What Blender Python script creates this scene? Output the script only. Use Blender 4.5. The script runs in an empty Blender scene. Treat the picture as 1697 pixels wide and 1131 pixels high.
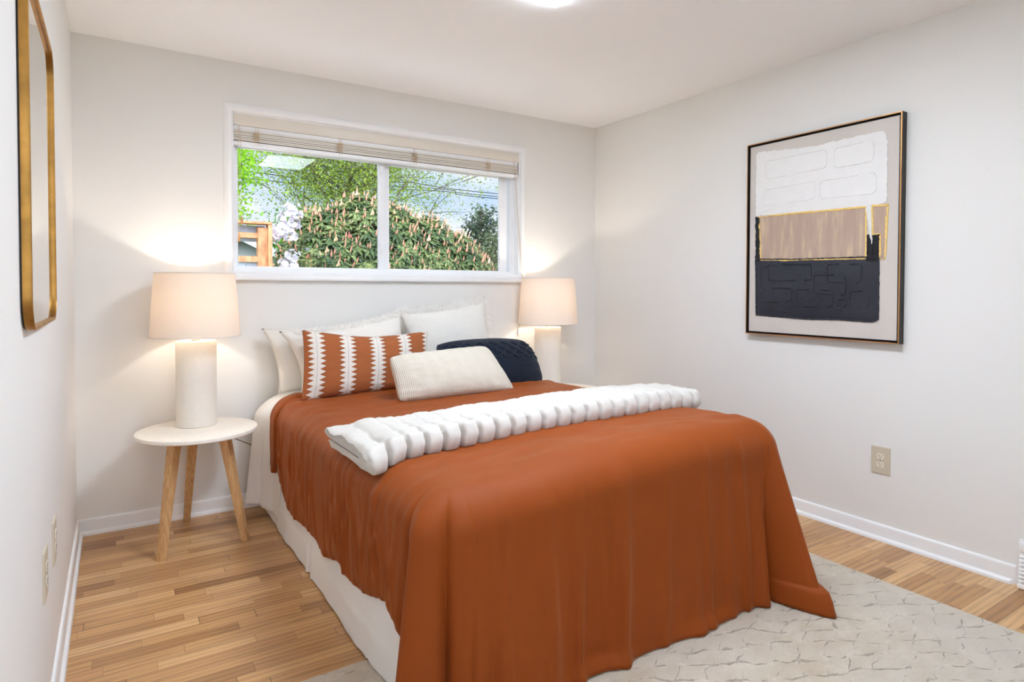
import bpy, bmesh, math, random
from mathutils import Vector, Matrix, noise
random.seed(7)
C = bpy.context.scene.collection
SC = bpy.context.scene
PI = math.pi

# ------------------------------------------------------------------ camera
CAMX, CAMY, CAMZ = 0.165, -3.6636, 1.2108
cam_d = bpy.data.cameras.new('camera'); cam = bpy.data.objects.new('camera', cam_d); C.objects.link(cam)
_yaw, _pit, _rol = -0.5708, -0.0219, 0.0021
_f = Vector((-math.sin(_yaw)*math.cos(_pit), math.cos(_yaw)*math.cos(_pit), math.sin(_pit)))
_r = Vector((math.cos(_yaw), math.sin(_yaw), 0)); _u = _r.cross(_f)
_r2 = _r*math.cos(_rol)+_u*math.sin(_rol); _u2 = _u*math.cos(_rol)-_r*math.sin(_rol)
cam.matrix_world = Matrix(((_r2.x, _u2.x, -_f.x, CAMX), (_r2.y, _u2.y, -_f.y, CAMY), (_r2.z, _u2.z, -_f.z, CAMZ), (0, 0, 0, 1)))
cam_d.sensor_width = 36; cam_d.sensor_fit = 'HORIZONTAL'; cam_d.lens = 21.765; cam_d.shift_y = -0.0377
cam_d.clip_start = 0.02; cam_d.clip_end = 300
SC.camera = cam

# ------------------------------------------------------------------ light and exposure
SUN_STRENGTH = 2.3
SKY_STRENGTH = 0.82
SOUTH_SKY_FILL = 4.6          # sky behind the house, raised to fill the room through the rear window
PANEL_STRENGTH = 23.5
BULB_POWER = 9.3
SC.view_settings.view_transform = 'Standard'; SC.view_settings.look = 'None'
SC.view_settings.exposure = 0.36; SC.view_settings.gamma = 1.0; SC.view_settings.use_curve_mapping = False
SC.cycles.max_bounces = 14; SC.cycles.diffuse_bounces = 8; SC.cycles.transparent_max_bounces = 16
SC.cycles.sample_clamp_indirect = 8.0

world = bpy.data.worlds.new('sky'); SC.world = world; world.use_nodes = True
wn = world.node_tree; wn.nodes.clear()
def wnode(t, **k):
    n = wn.nodes.new(t)
    for a, b in k.items(): setattr(n, a, b)
    return n
w_tc = wnode('ShaderNodeTexCoord'); w_map = wnode('ShaderNodeMapping'); w_map.inputs['Scale'].default_value = (1.3, 1.3, 3.2)
w_no = wnode('ShaderNodeTexNoise'); w_no.inputs['Scale'].default_value = 2.6; w_no.inputs['Detail'].default_value = 7; w_no.inputs['Roughness'].default_value = 0.55
w_rp = wnode('ShaderNodeValToRGB')
w_rp.color_ramp.elements[0].position = 0.44; w_rp.color_ramp.elements[0].color = (0, 0, 0, 1)
w_rp.color_ramp.elements[1].position = 0.60; w_rp.color_ramp.elements[1].color = (1, 1, 1, 1)
w_mx = wnode('ShaderNodeMix', data_type='RGBA')
w_mx.inputs['A'].default_value = (0.54, 0.73, 1.0, 1); w_mx.inputs['B'].default_value = (1.0, 1.02, 1.06, 1)
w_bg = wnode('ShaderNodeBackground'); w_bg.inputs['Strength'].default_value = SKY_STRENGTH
w_out = wnode('ShaderNodeOutputWorld')
wl = wn.links
wl.new(w_tc.outputs['Generated'], w_map.inputs['Vector']); wl.new(w_map.outputs['Vector'], w_no.inputs['Vector'])
wl.new(w_no.outputs['Fac'], w_rp.inputs['Fac']); wl.new(w_rp.outputs['Color'], w_mx.inputs['Factor'])
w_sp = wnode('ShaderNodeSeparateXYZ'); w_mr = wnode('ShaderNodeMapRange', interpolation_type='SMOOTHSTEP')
w_mr.inputs['From Min'].default_value = 0.05; w_mr.inputs['From Max'].default_value = -0.65; w_mr.inputs['To Min'].default_value = SKY_STRENGTH; w_mr.inputs['To Max'].default_value = SOUTH_SKY_FILL
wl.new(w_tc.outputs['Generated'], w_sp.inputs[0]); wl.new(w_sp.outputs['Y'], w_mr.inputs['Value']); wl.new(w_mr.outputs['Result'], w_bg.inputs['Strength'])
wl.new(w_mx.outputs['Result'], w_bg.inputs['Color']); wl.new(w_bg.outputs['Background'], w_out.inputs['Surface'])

sun_d = bpy.data.lights.new('sun', 'SUN'); sun_d.energy = SUN_STRENGTH; sun_d.angle = math.radians(1.5); sun_d.color = (1, 0.95, 0.86)
sun = bpy.data.objects.new('sun', sun_d); C.objects.link(sun)
sun.rotation_euler = Vector((0.80, 0.10, -0.70)).to_track_quat('-Z', 'Y').to_euler()

# ------------------------------------------------------------------ helpers: materials
def lin(c):
    return tuple((x/255/12.92 if x/255 <= 0.04045 else ((x/255+0.055)/1.055)**2.4) for x in c)
def rgba(c): return (*lin(c), 1)
class NT:
    def __init__(s, name):
        s.m = bpy.data.materials.new(name); s.m.use_nodes = True; s.t = s.m.node_tree; s.t.nodes.clear()
        s.out = s.n('ShaderNodeOutputMaterial'); s.b = None
    def n(s, t, **k):
        q = s.t.nodes.new(t)
        for a, b in k.items(): setattr(q, a, b)
        return q
    def l(s, a, b): s.t.links.new(a, b)
    def val(s, sock, v):
        if hasattr(v, 'is_output') or isinstance(v, bpy.types.NodeSocket): s.l(v, sock)
        else: sock.default_value = v
    def math(s, op, a, b=0.0, c=None, clamp=False):
        q = s.n('ShaderNodeMath', operation=op, use_clamp=clamp)
        s.val(q.inputs[0], a); s.val(q.inputs[1], b)
        if c is not None: s.val(q.inputs[2], c)
        return q.outputs[0]
    def mix(s, f, a, b):
        q = s.n('ShaderNodeMix', data_type='RGBA'); s.val(q.inputs['Factor'], f); s.val(q.inputs['A'], a); s.val(q.inputs['B'], b)
        return q.outputs['Result']
    def coord(s, kind='Object', scale=(1, 1, 1), rot=(0, 0, 0)):
        tc = s.n('ShaderNodeTexCoord'); mp = s.n('ShaderNodeMapping'); mp.inputs['Scale'].default_value = scale; mp.inputs['Rotation'].default_value = rot
        s.l(tc.outputs[kind], mp.inputs['Vector']); return mp.outputs['Vector']
    def noise(s, vec, scale, detail=3, rough=0.5):
        q = s.n('ShaderNodeTexNoise'); q.inputs['Scale'].default_value = scale; q.inputs['Detail'].default_value = detail; q.inputs['Roughness'].default_value = rough
        s.l(vec, q.inputs['Vector']); return q.outputs['Fac']
    def ramp(s, f, stops):
        q = s.n('ShaderNodeValToRGB'); e = q.color_ramp.elements
        while len(e) < len(stops): e.new(0.5)
        for i, (p, c) in enumerate(stops): e[i].position = p; e[i].color = c
        s.val(q.inputs['Fac'], f); return q.outputs['Color']
    def bsdf(s, color, rough=0.6, metal=0.0, spec=0.5, sheen=0.0, bump=None, bstr=0.2, bdist=0.01, tint=(1, 1, 1, 1)):
        b = s.n('ShaderNodeBsdfPrincipled'); s.b = b
        s.val(b.inputs['Base Color'], color); s.val(b.inputs['Roughness'], rough); b.inputs['Metallic'].default_value = metal
        b.inputs['Specular IOR Level'].default_value = spec; b.inputs['Sheen Weight'].default_value = sheen; b.inputs['Sheen Roughness'].default_value = 0.4; b.inputs['Sheen Tint'].default_value = tint
        if bump is not None:
            q = s.n('ShaderNodeBump'); q.inputs['Strength'].default_value = bstr; q.inputs['Distance'].default_value = bdist
            s.l(bump, q.inputs['Height']); s.l(q.outputs['Normal'], b.inputs['Normal'])
        s.l(b.outputs['BSDF'], s.out.inputs['Surface']); return s.m
def simple(name, c, rough=0.6, metal=0.0, spec=0.5, sheen=0.0, var=0.06, vscale=12, bump=0.0, bscale=60, bdist=0.004):
    t = NT(name); v = t.coord()
    nz = t.noise(v, vscale, 4)
    lo = tuple(max(0, x*(1-var)) for x in lin(c)); hi = tuple(min(1, x*(1+var)) for x in lin(c))
    col = t.ramp(nz, [(0.3, (*lo, 1)), (0.7, (*hi, 1))])
    bp = t.noise(v, bscale, 4) if bump else None
    return t.bsdf(col, rough, metal, spec, sheen, bp, bump, bdist)

# ------------------------------------------------------------------ helpers: geometry
class MB:
    """collects geometry that becomes ONE mesh object"""
    def __init__(s): s.v = []; s.f = []; s.uv = None; s.mi = []
    def add(s, vs, fs, mi=0):
        o = len(s.v); s.v.extend([tuple(p) for p in vs]); s.f.extend([tuple(i+o for i in f) for f in fs]); s.mi.extend([mi]*len(fs)); return s
    def box(s, x0, x1, y0, y1, z0, z1, bev=0.0, seg=2, mi=0):
        bm = bmesh.new(); bmesh.ops.create_cube(bm, size=1)
        for v in bm.verts:
            v.co = Vector(((x0+x1)/2+v.co.x*(x1-x0), (y0+y1)/2+v.co.y*(y1-y0), (z0+z1)/2+v.co.z*(z1-z0)))
        if bev: bmesh.ops.bevel(bm, geom=bm.edges[:], offset=bev, segments=seg, affect='EDGES', profile=0.5)
        return s.bm(bm, mi)
    def bm(s, bm, mi=0):
        bm.verts.index_update(); vs = [v.co[:] for v in bm.verts]; fs = [[v.index for v in f.verts] for f in bm.faces]; bm.free(); return s.add(vs, fs, mi)
    def grid(s, fn, nu, nv, wrapu=False, wrapv=False, mi=0, uv=False):
        """fn(i,j) -> point, i in 0..nu, j in 0..nv"""
        cu = nu if wrapu else nu+1; cv = nv if wrapv else nv+1
        vs = [fn(i, j) for i in range(cu) for j in range(cv)]
        fs = [(i*cv+j, ((i+1) % cu)*cv+j, ((i+1) % cu)*cv+(j+1) % cv, i*cv+(j+1) % cv) for i in range(nu) for j in range(nv)]
        return s.add(vs, fs, mi)
    def lathe(s, prof, c=(0, 0), n=48, mi=0):
        """prof: list of (r,z)"""
        def fn(i, j):
            a = 2*PI*i/n; r, z = prof[j]; return (c[0]+r*math.cos(a), c[1]+r*math.sin(a), z)
        return s.grid(fn, n, len(prof)-1, wrapu=True, mi=mi)
    def tube(s, pts, r, n=8, cap=True, mi=0):
        pts = [Vector(p) for p in pts]; rs = r if isinstance(r, (list, tuple)) else [r]*len(pts)
        rings = []; up = Vector((0.13, 0.31, 0.94))
        for k, p in enumerate(pts):
            d = (pts[min(k+1, len(pts)-1)]-pts[max(k-1, 0)])
            if d.length < 1e-9: d = Vector((0, 0, 1))
            d.normalize(); a = d.cross(up)
            if a.length < 1e-3: a = d.cross(Vector((1, 0, 0)))
            a.normalize(); b = d.cross(a); up = -(d.cross(a)).cross(d).cross(d) if False else up
            rings.append([p+(a*math.cos(2*PI*i/n)+b*math.sin(2*PI*i/n))*rs[k] for i in range(n)])
        vs = [q for R in rings for q in R]; fs = []
        for k in range(len(rings)-1):
            for i in range(n): fs.append((k*n+i, k*n+(i+1) % n, (k+1)*n+(i+1) % n, (k+1)*n+i))
        if cap: fs.append(tuple(range(n))[::-1]); fs.append(tuple((len(rings)-1)*n+i for i in range(n)))
        return s.add(vs, fs, mi)
    def prism(s, poly, z0, z1, frame, mi=0):
        """poly in 2D; frame(a,b,c)->point, extruded c from z0 to z1"""
        n = len(poly); vs = [frame(a, b, z0) for a, b in poly]+[frame(a, b, z1) for a, b in poly]
        fs = [tuple(range(n))[::-1], tuple(range(n, 2*n))]+[(i, (i+1) % n, n+(i+1) % n, n+i) for i in range(n)]
        return s.add(vs, fs, mi)
    def build(s, name, mats, parent=None, smooth=False, origin=None, uvs=None, recalc=True):
        me = bpy.data.meshes.new(name)
        o0 = Vector(origin) if origin is not None else Vector((0, 0, 0))
        me.from_pydata([(Vector(p)-o0) for p in s.v], [], s.f)
        mats = mats if isinstance(mats, (list, tuple)) else [mats]
        for m in mats: me.materials.append(m)
        if len(mats) > 1: me.polygons.foreach_set('material_index', s.mi)
        if recalc:
            bm = bmesh.new(); bm.from_mesh(me); bmesh.ops.recalc_face_normals(bm, faces=bm.faces); bm.to_mesh(me); bm.free()
        if smooth:
            me.polygons.foreach_set('use_smooth', [True]*len(me.polygons))
            if smooth != 'all':
                me.set_sharp_from_angle(angle=math.radians(smooth if not isinstance(smooth, bool) else 40))
        if uvs is not None:
            lay = me.uv_layers.new(name='UVMap')
            for lp in me.loops: lay.data[lp.index].uv = uvs[lp.vertex_index]
        me.update()
        o = bpy.data.objects.new(name, me); C.objects.link(o); o.location = o0
        if parent is not None:
            o.parent = parent; o.location = o0-parent.location if parent.type == 'EMPTY' else o0
        return o
def tag(o, label=None, cat=None, group=None, kind=None):
    if label: o['label'] = label
    if cat: o['category'] = cat
    if group: o['group'] = group
    if kind: o['kind'] = kind
    return o
def thing(name, loc, label, cat, group=None, kind=None):
    o = bpy.data.objects.new(name, None); o.empty_display_size = 0.1; C.objects.link(o); o.location = loc
    return tag(o, label, cat, group, kind)
def copy_tree(o, parent=None):
    c = o.copy(); C.objects.link(c)
    if parent is not None: c.parent = parent
    for ch in list(o.children): copy_tree(ch, c)
    return c
def sm(a, b, x):
    t = min(1, max(0, (x-a)/(b-a))); return t*t*(3-2*t)
def nz(x, y=0.0, z=0.0): return noise.noise(Vector((x, y, z)))

# ------------------------------------------------------------------ materials
def wall_mat(name, c):
    t = NT(name); v = t.coord(); b = t.noise(v, 140, 3); big = t.noise(v, 1.3, 2)
    col = t.ramp(big, [(0.3, rgba(tuple(x-2 for x in c))), (0.7, rgba(c))])
    return t.bsdf(col, 0.55, 0, 0.25, 0, b, 0.10, 0.004)
M = {}
M['wall'] = wall_mat('wall_paint', (231, 229, 225))
M['ceil'] = wall_mat('ceiling_paint', (248, 248, 248))
M['trim'] = simple('trim_gloss_white', (240, 240, 240), 0.32, var=0.01)
M['vinyl'] = simple('white_vinyl', (242, 243, 245), 0.35, var=0.01)
M['blind'] = simple('blind_ivory', (222, 215, 203), 0.45, var=0.02)
M['blindcord'] = simple('blind_cord', (205, 184, 158), 0.8)
M['bead'] = simple('tassel_wood', (196, 150, 100), 0.5)
def floor_mat():
    t = NT('oak_strip_floor'); tc = t.n('ShaderNodeTexCoord'); sp = t.n('ShaderNodeSeparateXYZ'); t.l(tc.outputs['Object'], sp.inputs[0])
    x, y = sp.outputs[0], sp.outputs[1]
    row = t.math('FLOOR', t.math('DIVIDE', y, 0.0572)); fy = t.math('FRACT', t.math('DIVIDE', y, 0.0572))
    w1 = t.n('ShaderNodeTexWhiteNoise', noise_dimensions='1D'); t.l(row, w1.inputs['W'])
    plen = t.math('MULTIPLY_ADD', w1.outputs['Value'], 0.20, 0.30)
    w2 = t.n('ShaderNodeTexWhiteNoise', noise_dimensions='1D'); t.l(t.math('ADD', row, 37.7), w2.inputs['W'])
    xs = t.math('ADD', t.math('DIVIDE', x, plen), t.math('MULTIPLY', w2.outputs['Value'], 7.0))
    # jitter so plank lengths differ in a row
    xs = t.math('ADD', xs, t.math('MULTIPLY', t.math('SINE', t.math('MULTIPLY_ADD', xs, 2.6, t.math('MULTIPLY', row, 1.7))), 0.22))
    col = t.math('FLOOR', xs); fx = t.math('FRACT', xs)
    cmb = t.n('ShaderNodeCombineXYZ'); t.l(col, cmb.inputs[0]); t.l(row, cmb.inputs[1])
    w3 = t.n('ShaderNodeTexWhiteNoise', noise_dimensions='2D'); t.l(cmb.outputs[0], w3.inputs['Vector'])
    base = t.ramp(w3.outputs['Value'], [(0.0, rgba((150, 108, 68))), (0.22, rgba((178, 134, 88))), (0.5, rgba((192, 149, 100))), (0.8, rgba((208, 168, 120))), (1.0, rgba((182, 136, 92)))])
    # grain
    off = t.n('ShaderNodeCombineXYZ'); t.l(t.math('MULTIPLY_ADD', w3.outputs['Value'], 31.0, t.math('MULTIPLY', x, 2.2)), off.inputs[0]); t.l(t.math('MULTIPLY', y, 15.0), off.inputs[1]); t.l(t.math('MULTIPLY', w3.outputs['Value'], 9.0), off.inputs[2])
    g1 = t.noise(off.outputs[0], 1.6, 6, 0.65)
    g2 = t.n('ShaderNodeTexWave', wave_type='BANDS', bands_direction='Y'); t.l(off.outputs[0], g2.inputs['Vector']); g2.inputs['Scale'].default_value = 0.8; g2.inputs['Distortion'].default_value = 9.0; g2.inputs['Detail'].default_value = 3; g2.inputs['Detail Scale'].default_value = 0.7
    gm = t.math('ADD', t.math('MULTIPLY', g1, 0.75), t.math('MULTIPLY', g2.outputs['Fac'], 0.25))
    shade = t.ramp(gm, [(0.25, (0.66, 0.62, 0.58, 1)), (0.47, (1.0, 0.99, 0.98, 1)), (0.75, (1.18, 1.17, 1.15, 1))])
    mul = t.n('ShaderNodeMix', data_type='RGBA', blend_type='MULTIPLY'); mul.inputs['Factor'].default_value = 1; t.l(base, mul.inputs['A']); t.l(shade, mul.inputs['B'])
    ey = t.math('MINIMUM', fy, t.math('SUBTRACT', 1.0, fy)); ex = t.math('MULTIPLY', t.math('MINIMUM', fx, t.math('SUBTRACT', 1.0, fx)), t.math('DIVIDE', plen, 0.0572))
    e = t.math('MINIMUM', ey, ex); gap = t.math('LESS_THAN', e, 0.014)
    c2 = t.mix(t.math('MULTIPLY', gap, 0.62), mul.outputs['Result'], rgba((70, 44, 24)))
    bump = t.math('SUBTRACT', t.math('MULTIPLY', gm, 0.12), gap)
    return t.bsdf(c2, t.math('MULTIPLY_ADD', g1, 0.15, 0.24), 0, 0.45, 0, bump, 0.12, 0.002)
M['floor'] = floor_mat()
def rug_mat():
    t = NT('carved_rug_pile'); v = t.coord('Object', (1, 1, 1))
    def warp(src, scale, amt, detail):
        dn = t.n('ShaderNodeTexNoise'); dn.inputs['Scale'].default_value = scale; dn.inputs['Detail'].default_value = detail; t.l(v, dn.inputs['Vector'])
        sub = t.n('ShaderNodeVectorMath', operation='SUBTRACT'); t.l(dn.outputs['Color'], sub.inputs[0]); sub.inputs[1].default_value = (0.5, 0.5, 0.5)
        sc = t.n('ShaderNodeVectorMath', operation='SCALE'); sc.inputs['Scale'].default_value = amt; t.l(sub.outputs[0], sc.inputs[0])
        ad = t.n('ShaderNodeVectorMath', operation='ADD'); t.l(src, ad.inputs[0]); t.l(sc.outputs[0], ad.inputs[1]); return ad.outputs[0]
    w = warp(warp(v, 3.0, 0.16, 2), 14.0, 0.055, 3)
    sp = t.n('ShaderNodeSeparateXYZ'); t.l(w, sp.inputs[0]); x, y = sp.outputs[0], sp.outputs[1]
    sx = t.math('MULTIPLY', x, 0.46/0.078); sy = t.math('MULTIPLY', y, 0.89/0.078)
    d1 = t.math('ABSOLUTE', t.math('SUBTRACT', t.math('FRACT', t.math('ADD', sx, sy)), 0.5)); d2 = t.math('ABSOLUTE', t.math('SUBTRACT', t.math('FRACT', t.math('SUBTRACT', sx, sy)), 0.5))
    wid = t.math('MULTIPLY', t.math('SUBTRACT', t.noise(v, 20, 3), 0.42), 0.34)
    l1 = t.math('MULTIPLY', t.math('SUBTRACT', wid, d1), 22.0); l2 = t.math('MULTIPLY', t.math('SUBTRACT', t.math('MULTIPLY', wid, 0.55), d2), 22.0)
    line = t.math('MINIMUM', t.math('MAXIMUM', t.math('MAXIMUM', l1, l2), 0.0), 1.0)
    node = t.math('MAXIMUM', t.math('SUBTRACT', 0.22, t.math('ADD', d1, d2)), 0.0)
    big = t.noise(v, 1.4, 3); fine = t.noise(v, 330, 2); mid = t.noise(t.coord('Object', (0.8, 1.3, 1), (0, 0, 0.1)), 9, 6, 0.68)
    c = t.ramp(big, [(0.36, rgba((192, 173, 145))), (0.64, rgba((212, 203, 190)))])
    c = t.mix(t.math('MULTIPLY', t.math('MULTIPLY', mid, mid), 1.7), c, rgba((234, 224, 208)))
    c = t.mix(t.math('MULTIPLY', node, 2.4), c, rgba((244, 236, 222)))
    c = t.mix(t.math('MULTIPLY', fine, 0.42), c, rgba((154, 142, 124)))
    c = t.mix(t.math('MULTIPLY', line, 0.44), c, rgba((112, 100, 84)))
    h = t.math('ADD', t.math('SUBTRACT', t.math('MULTIPLY', fine, 0.7), t.math('MULTIPLY', line, 1.5)), t.math('ADD', t.math('MULTIPLY', mid, 2.2), t.math('MULTIPLY', node, 2.0)))
    return t.bsdf(c, 0.95, 0, 0.1, 0.3, h, 0.7, 0.010)
M['rug'] = rug_mat()
def cloth_mat(name, c, sheen=0.0, var=0.08, weave=900, bstr=0.12, rough=0.85, wr=0.0, tint=(1, 1, 1, 1)):
    t = NT(name); v = t.coord(); n1 = t.noise(v, 5, 4); n2 = t.noise(v, weave, 2); n3 = t.noise(v, 22, 5, 0.6)
    lo = tuple(x*(1-var) for x in lin(c)); hi = tuple(min(1, x*(1+var)) for x in lin(c))
    col = t.ramp(t.math('ADD', t.math('MULTIPLY', n1, 0.6), t.math('MULTIPLY', n2, 0.4)), [(0.3, (*lo, 1)), (0.7, (*hi, 1))])
    h = t.math('ADD', t.math('MULTIPLY', n2, 0.25), t.math('MULTIPLY', n3, wr))
    return t.bsdf(col, rough, 0, 0.2, sheen, h, bstr, 0.006, tint)
M['rust'] = cloth_mat('rust_lyocell', (138, 63, 11), 0.22, 0.06, 900, 0.25, 0.60, 0.45, rgba((240, 178, 130)))
M['sheet'] = cloth_mat('white_cotton', (236, 234, 230), 0.0, 0.02, 700, 0.2, 0.85, 0.3)
M['pillowwhite'] = cloth_mat('white_pillow_cotton', (226, 222, 214), 0.0, 0.02, 500, 0.5, 0.85, 1.3)
def fur_mat():
    t = NT('white_faux_fur'); d = t.n('ShaderNodeBsdfDiffuse'); tr = t.n('ShaderNodeBsdfTranslucent'); mx = t.n('ShaderNodeMixShader'); mx.inputs[0].default_value = 0.5
    c = t.ramp(t.noise(t.coord(), 40, 2), [(0.3, rgba((248, 246, 243))), (0.7, rgba((255, 254, 252)))]); t.l(c, d.inputs['Color']); t.l(c, tr.inputs['Color']); t.l(d.outputs[0], mx.inputs[1]); t.l(tr.outputs[0], mx.inputs[2]); t.l(mx.outputs[0], t.out.inputs['Surface']); return t.m
M['fur'] = fur_mat()
M['mattress'] = cloth_mat('mattress_ticking', (225, 222, 215))
M['ceramic'] = None
def ribbed(name, c):
    t = NT(name); v = t.coord('Object', (3, 3, 7)); n = t.noise(v, 26, 5, 0.6); n2 = t.noise(v, 90, 2)
    col = t.ramp(n, [(0.3, rgba(tuple(x-7 for x in c))), (0.7, rgba(c))])
    return t.bsdf(col, 0.6, 0, 0.3, 0, t.math('ADD', n, t.math('MULTIPLY', n2, 0.4)), 0.22, 0.002)
M['ceramic'] = ribbed('textured_white_ceramic', (232, 226, 216))
M['metal'] = simple('brushed_nickel', (190, 188, 184), 0.3, 1.0)
M['tabletop'] = simple('whitewashed_top', (238, 232, 222), 0.5, var=0.04, vscale=30)
def leg_mat():
    t = NT('light_oak'); v = t.coord('Object', (18, 18, 1.2)); n = t.noise(v, 6, 5, 0.6)
    return t.bsdf(t.ramp(n, [(0.3, rgba((176, 132, 84))), (0.55, rgba((204, 162, 112))), (0.75, rgba((216, 178, 130)))]), 0.5, 0, 0.4, 0, n, 0.1, 0.002)
M['oak'] = leg_mat()
M['cord'] = simple('clear_brown_cord', (120, 104, 86), 0.5)
def shade_mat():
    t = NT('linen_shade'); v = t.coord('Object', (1, 1, 1)); n = t.noise(v, 300, 2)
    col = t.ramp(n, [(0.3, rgba((236, 226, 212))), (0.7, rgba((246, 238, 226)))])
    d = t.n('ShaderNodeBsdfDiffuse'); tr = t.n('ShaderNodeBsdfTranslucent'); mx = t.n('ShaderNodeMixShader'); mx.inputs[0].default_value = 0.17
    t.l(col, d.inputs['Color']); tr.inputs['Color'].default_value = rgba((255, 240, 224)); t.l(d.outputs[0], mx.inputs[1]); t.l(tr.outputs[0], mx.inputs[2]); t.l(mx.outputs[0], t.out.inputs['Surface']); return t.m
M['shade'] = shade_mat()
def emit(name, c, s):
    t = NT(name); e = t.n('ShaderNodeEmission'); e.inputs['Color'].default_value = (*c, 1); e.inputs['Strength'].default_value = s; t.l(e.outputs[0], t.out.inputs['Surface']); return t.m
M['bulb'] = emit('bulb_glow', (1, 0.82, 0.6), 8)
M['panel'] = emit('ceiling_diffuser_glow', (0.86, 0.97, 1.12), PANEL_STRENGTH)
def glass_mat():
    t = NT('window_glass'); g = t.n('ShaderNodeNewGeometry'); dt = t.n('ShaderNodeVectorMath', operation='DOT_PRODUCT'); t.l(g.outputs['Normal'], dt.inputs[0]); t.l(g.outputs['Incoming'], dt.inputs[1])
    c = t.math('ABSOLUTE', dt.outputs['Value']); p = t.math('POWER', t.math('SUBTRACT', 1.0, c), 5.0); f = t.math('MULTIPLY_ADD', p, 0.96, 0.013)
    tr = t.n('ShaderNodeBsdfTransparent'); gl = t.n('ShaderNodeBsdfGlossy'); gl.inputs['Roughness'].default_value = 0.0; mx = t.n('ShaderNodeMixShader')
    t.l(f, mx.inputs[0]); t.l(tr.outputs[0], mx.inputs[1]); t.l(gl.outputs[0], mx.inputs[2]); t.l(mx.outputs[0], t.out.inputs['Surface']); return t.m
M['glass'] = glass_mat()
M['mirror'] = simple('mirror_silver', (235, 236, 236), 0.02, 1.0, var=0.0)
M['gold'] = simple('antique_gold', (166, 122, 62), 0.42, 1.0, var=0.25, vscale=18, bump=0.1)
M['darkedge'] = simple('dark_bronze_edge', (38, 30, 24), 0.6)
M['copper'] = simple('copper_gilt', (196, 146, 96), 0.35, 0.9, var=0.12)
M['frameblack'] = simple('black_stained_wood', (22, 17, 14), 0.5)
M['framegap'] = simple('dark_maroon_inner', (52, 20, 14), 0.6)
def paint(name, c, bs=0.5, var=0.05, vs=20, rough=0.55, sc=(1, 1, 1)):
    t = NT(name); v = t.coord('Object', sc); n = t.noise(v, vs, 6, 0.6); n2 = t.noise(v, 45, 5, 0.65)
    col = t.ramp(n, [(0.3, (*[x*(1-var) for x in lin(c)], 1)), (0.7, (*[min(1, x*(1+var)) for x in lin(c)], 1))])
    return t.bsdf(col, rough, 0, 0.35, 0, n2, bs, 0.004)
M['canvas'] = paint('canvas_grey_wash', (203, 195, 187), 0.15, 0.05, 4)
M['pwhite'] = paint('white_impasto', (228, 226, 223), 0.5, 0.02)
M['ptan'] = None
def tan_mat():
    t = NT('tan_wash'); v = t.coord('Object', (1, 7, 1.2)); n = t.noise(v, 3.4, 5, 0.6); n2 = t.noise(v, 12, 6, 0.7)
    c = t.ramp(n, [(0.42, rgba((176, 152, 136))), (0.55, rgba((183, 160, 142))), (0.66, rgba((203, 180, 150)))])
    return t.bsdf(c, 0.6, 0, 0.3, 0, n2, 0.2, 0.003)
M['ptan'] = tan_mat()
M['pnavy'] = paint('navy_impasto', (42, 44, 53), 0.6, 0.12, 12, 0.4)
M['pblack'] = paint('black_impasto', (24, 25, 30), 0.6, 0.1, 20, 0.4)
M['pgold'] = paint('gold_leaf', (236, 202, 124), 0.6, 0.12, 40, 0.4)
M['almond'] = simple('almond_plastic', (202, 190, 168), 0.4, var=0.02)
M['almond2'] = simple('ivory_plastic', (226, 218, 200), 0.35, var=0.02)
M['slot'] = simple('socket_slot_dark', (40, 34, 28), 0.7)

# ------------------------------------------------------------------ setting: room shell
W, H, YR, TH = 3.274, 2.44, -4.25, 0.16
WX0, WX1, WZ0, WZ1 = 0.710, 2.580, 1.300, 2.172      # window opening
def struct(name, mb, m, smooth=False, parent=None):
    o = mb.build(name, m, parent, smooth)
    if parent is None: o['kind'] = 'structure'
    return o
struct('floor', MB().box(-TH, W+TH, YR-TH, TH, -0.10, 0.0), M['floor'])
struct('ceiling', MB().box(-TH, W+TH, YR-TH, TH, H, H+0.12), M['ceil'])
wb = MB(); wb.box(-TH, WX0, 0, TH, 0, H); wb.box(WX1, W+TH, 0, TH, 0, H); wb.box(WX0, WX1, 0, TH, 0, WZ0); wb.box(WX0, WX1, 0, TH, WZ1, H)
struct('wall_back', wb, M['wall'])
struct('wall_left', MB().box(-TH, 0, YR, 0, 0, H), M['wall'])
struct('wall_right', MB().box(W, W+TH, YR, 0, 0, H), M['wall'])
RWX0, RWX1, RWZ0, RWZ1 = 0.10, 1.32, 0.85, 2.25
wf = MB(); wf.box(-TH, RWX0, YR-TH, YR, 0, H); wf.box(RWX1, W+TH, YR-TH, YR, 0, H); wf.box(RWX0, RWX1, YR-TH, YR, 0, RWZ0); wf.box(RWX0, RWX1, YR-TH, YR, RWZ1, H)
struct('wall_front', wf, M['wall'])
# baseboards: eased board with a rounded shoe moulding
BP = [(0, 0), (0.026, 0), (0.0255, 0.009), (0.022, 0.016), (0.0135, 0.021), (0.0125, 0.030), (0.0125, 0.066), (0.011, 0.073), (0.006, 0.078), (0, 0.078)]
def baseboard(name, p0, p1, nrm):
    mb = MB(); p0 = Vector(p0); p1 = Vector(p1); n = Vector(nrm); d = (p1-p0).normalized(); k = len(BP)
    vs = []
    for e, P in ((0, p0), (1, p1)):
        for (a, z) in BP:
            vs.append(P+n*a+Vector((0, 0, z))+(d*a if e == 0 else -d*a)*1.0)
    fs = [(i, (i+1) % k, k+(i+1) % k, k+i) for i in range(k)]+[tuple(range(k)), tuple(range(k, 2*k))]
    mb.add(vs, fs); struct(name, mb, M['trim'], 50)
baseboard('baseboard_back', (0, 0, 0), (W, 0, 0), (0, -1, 0))
baseboard('baseboard_left', (0, 0, 0), (0, YR, 0), (1, 0, 0))
baseboard('baseboard_right', (W, 0, 0), (W, -2.672, 0), (-1, 0, 0))

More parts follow.
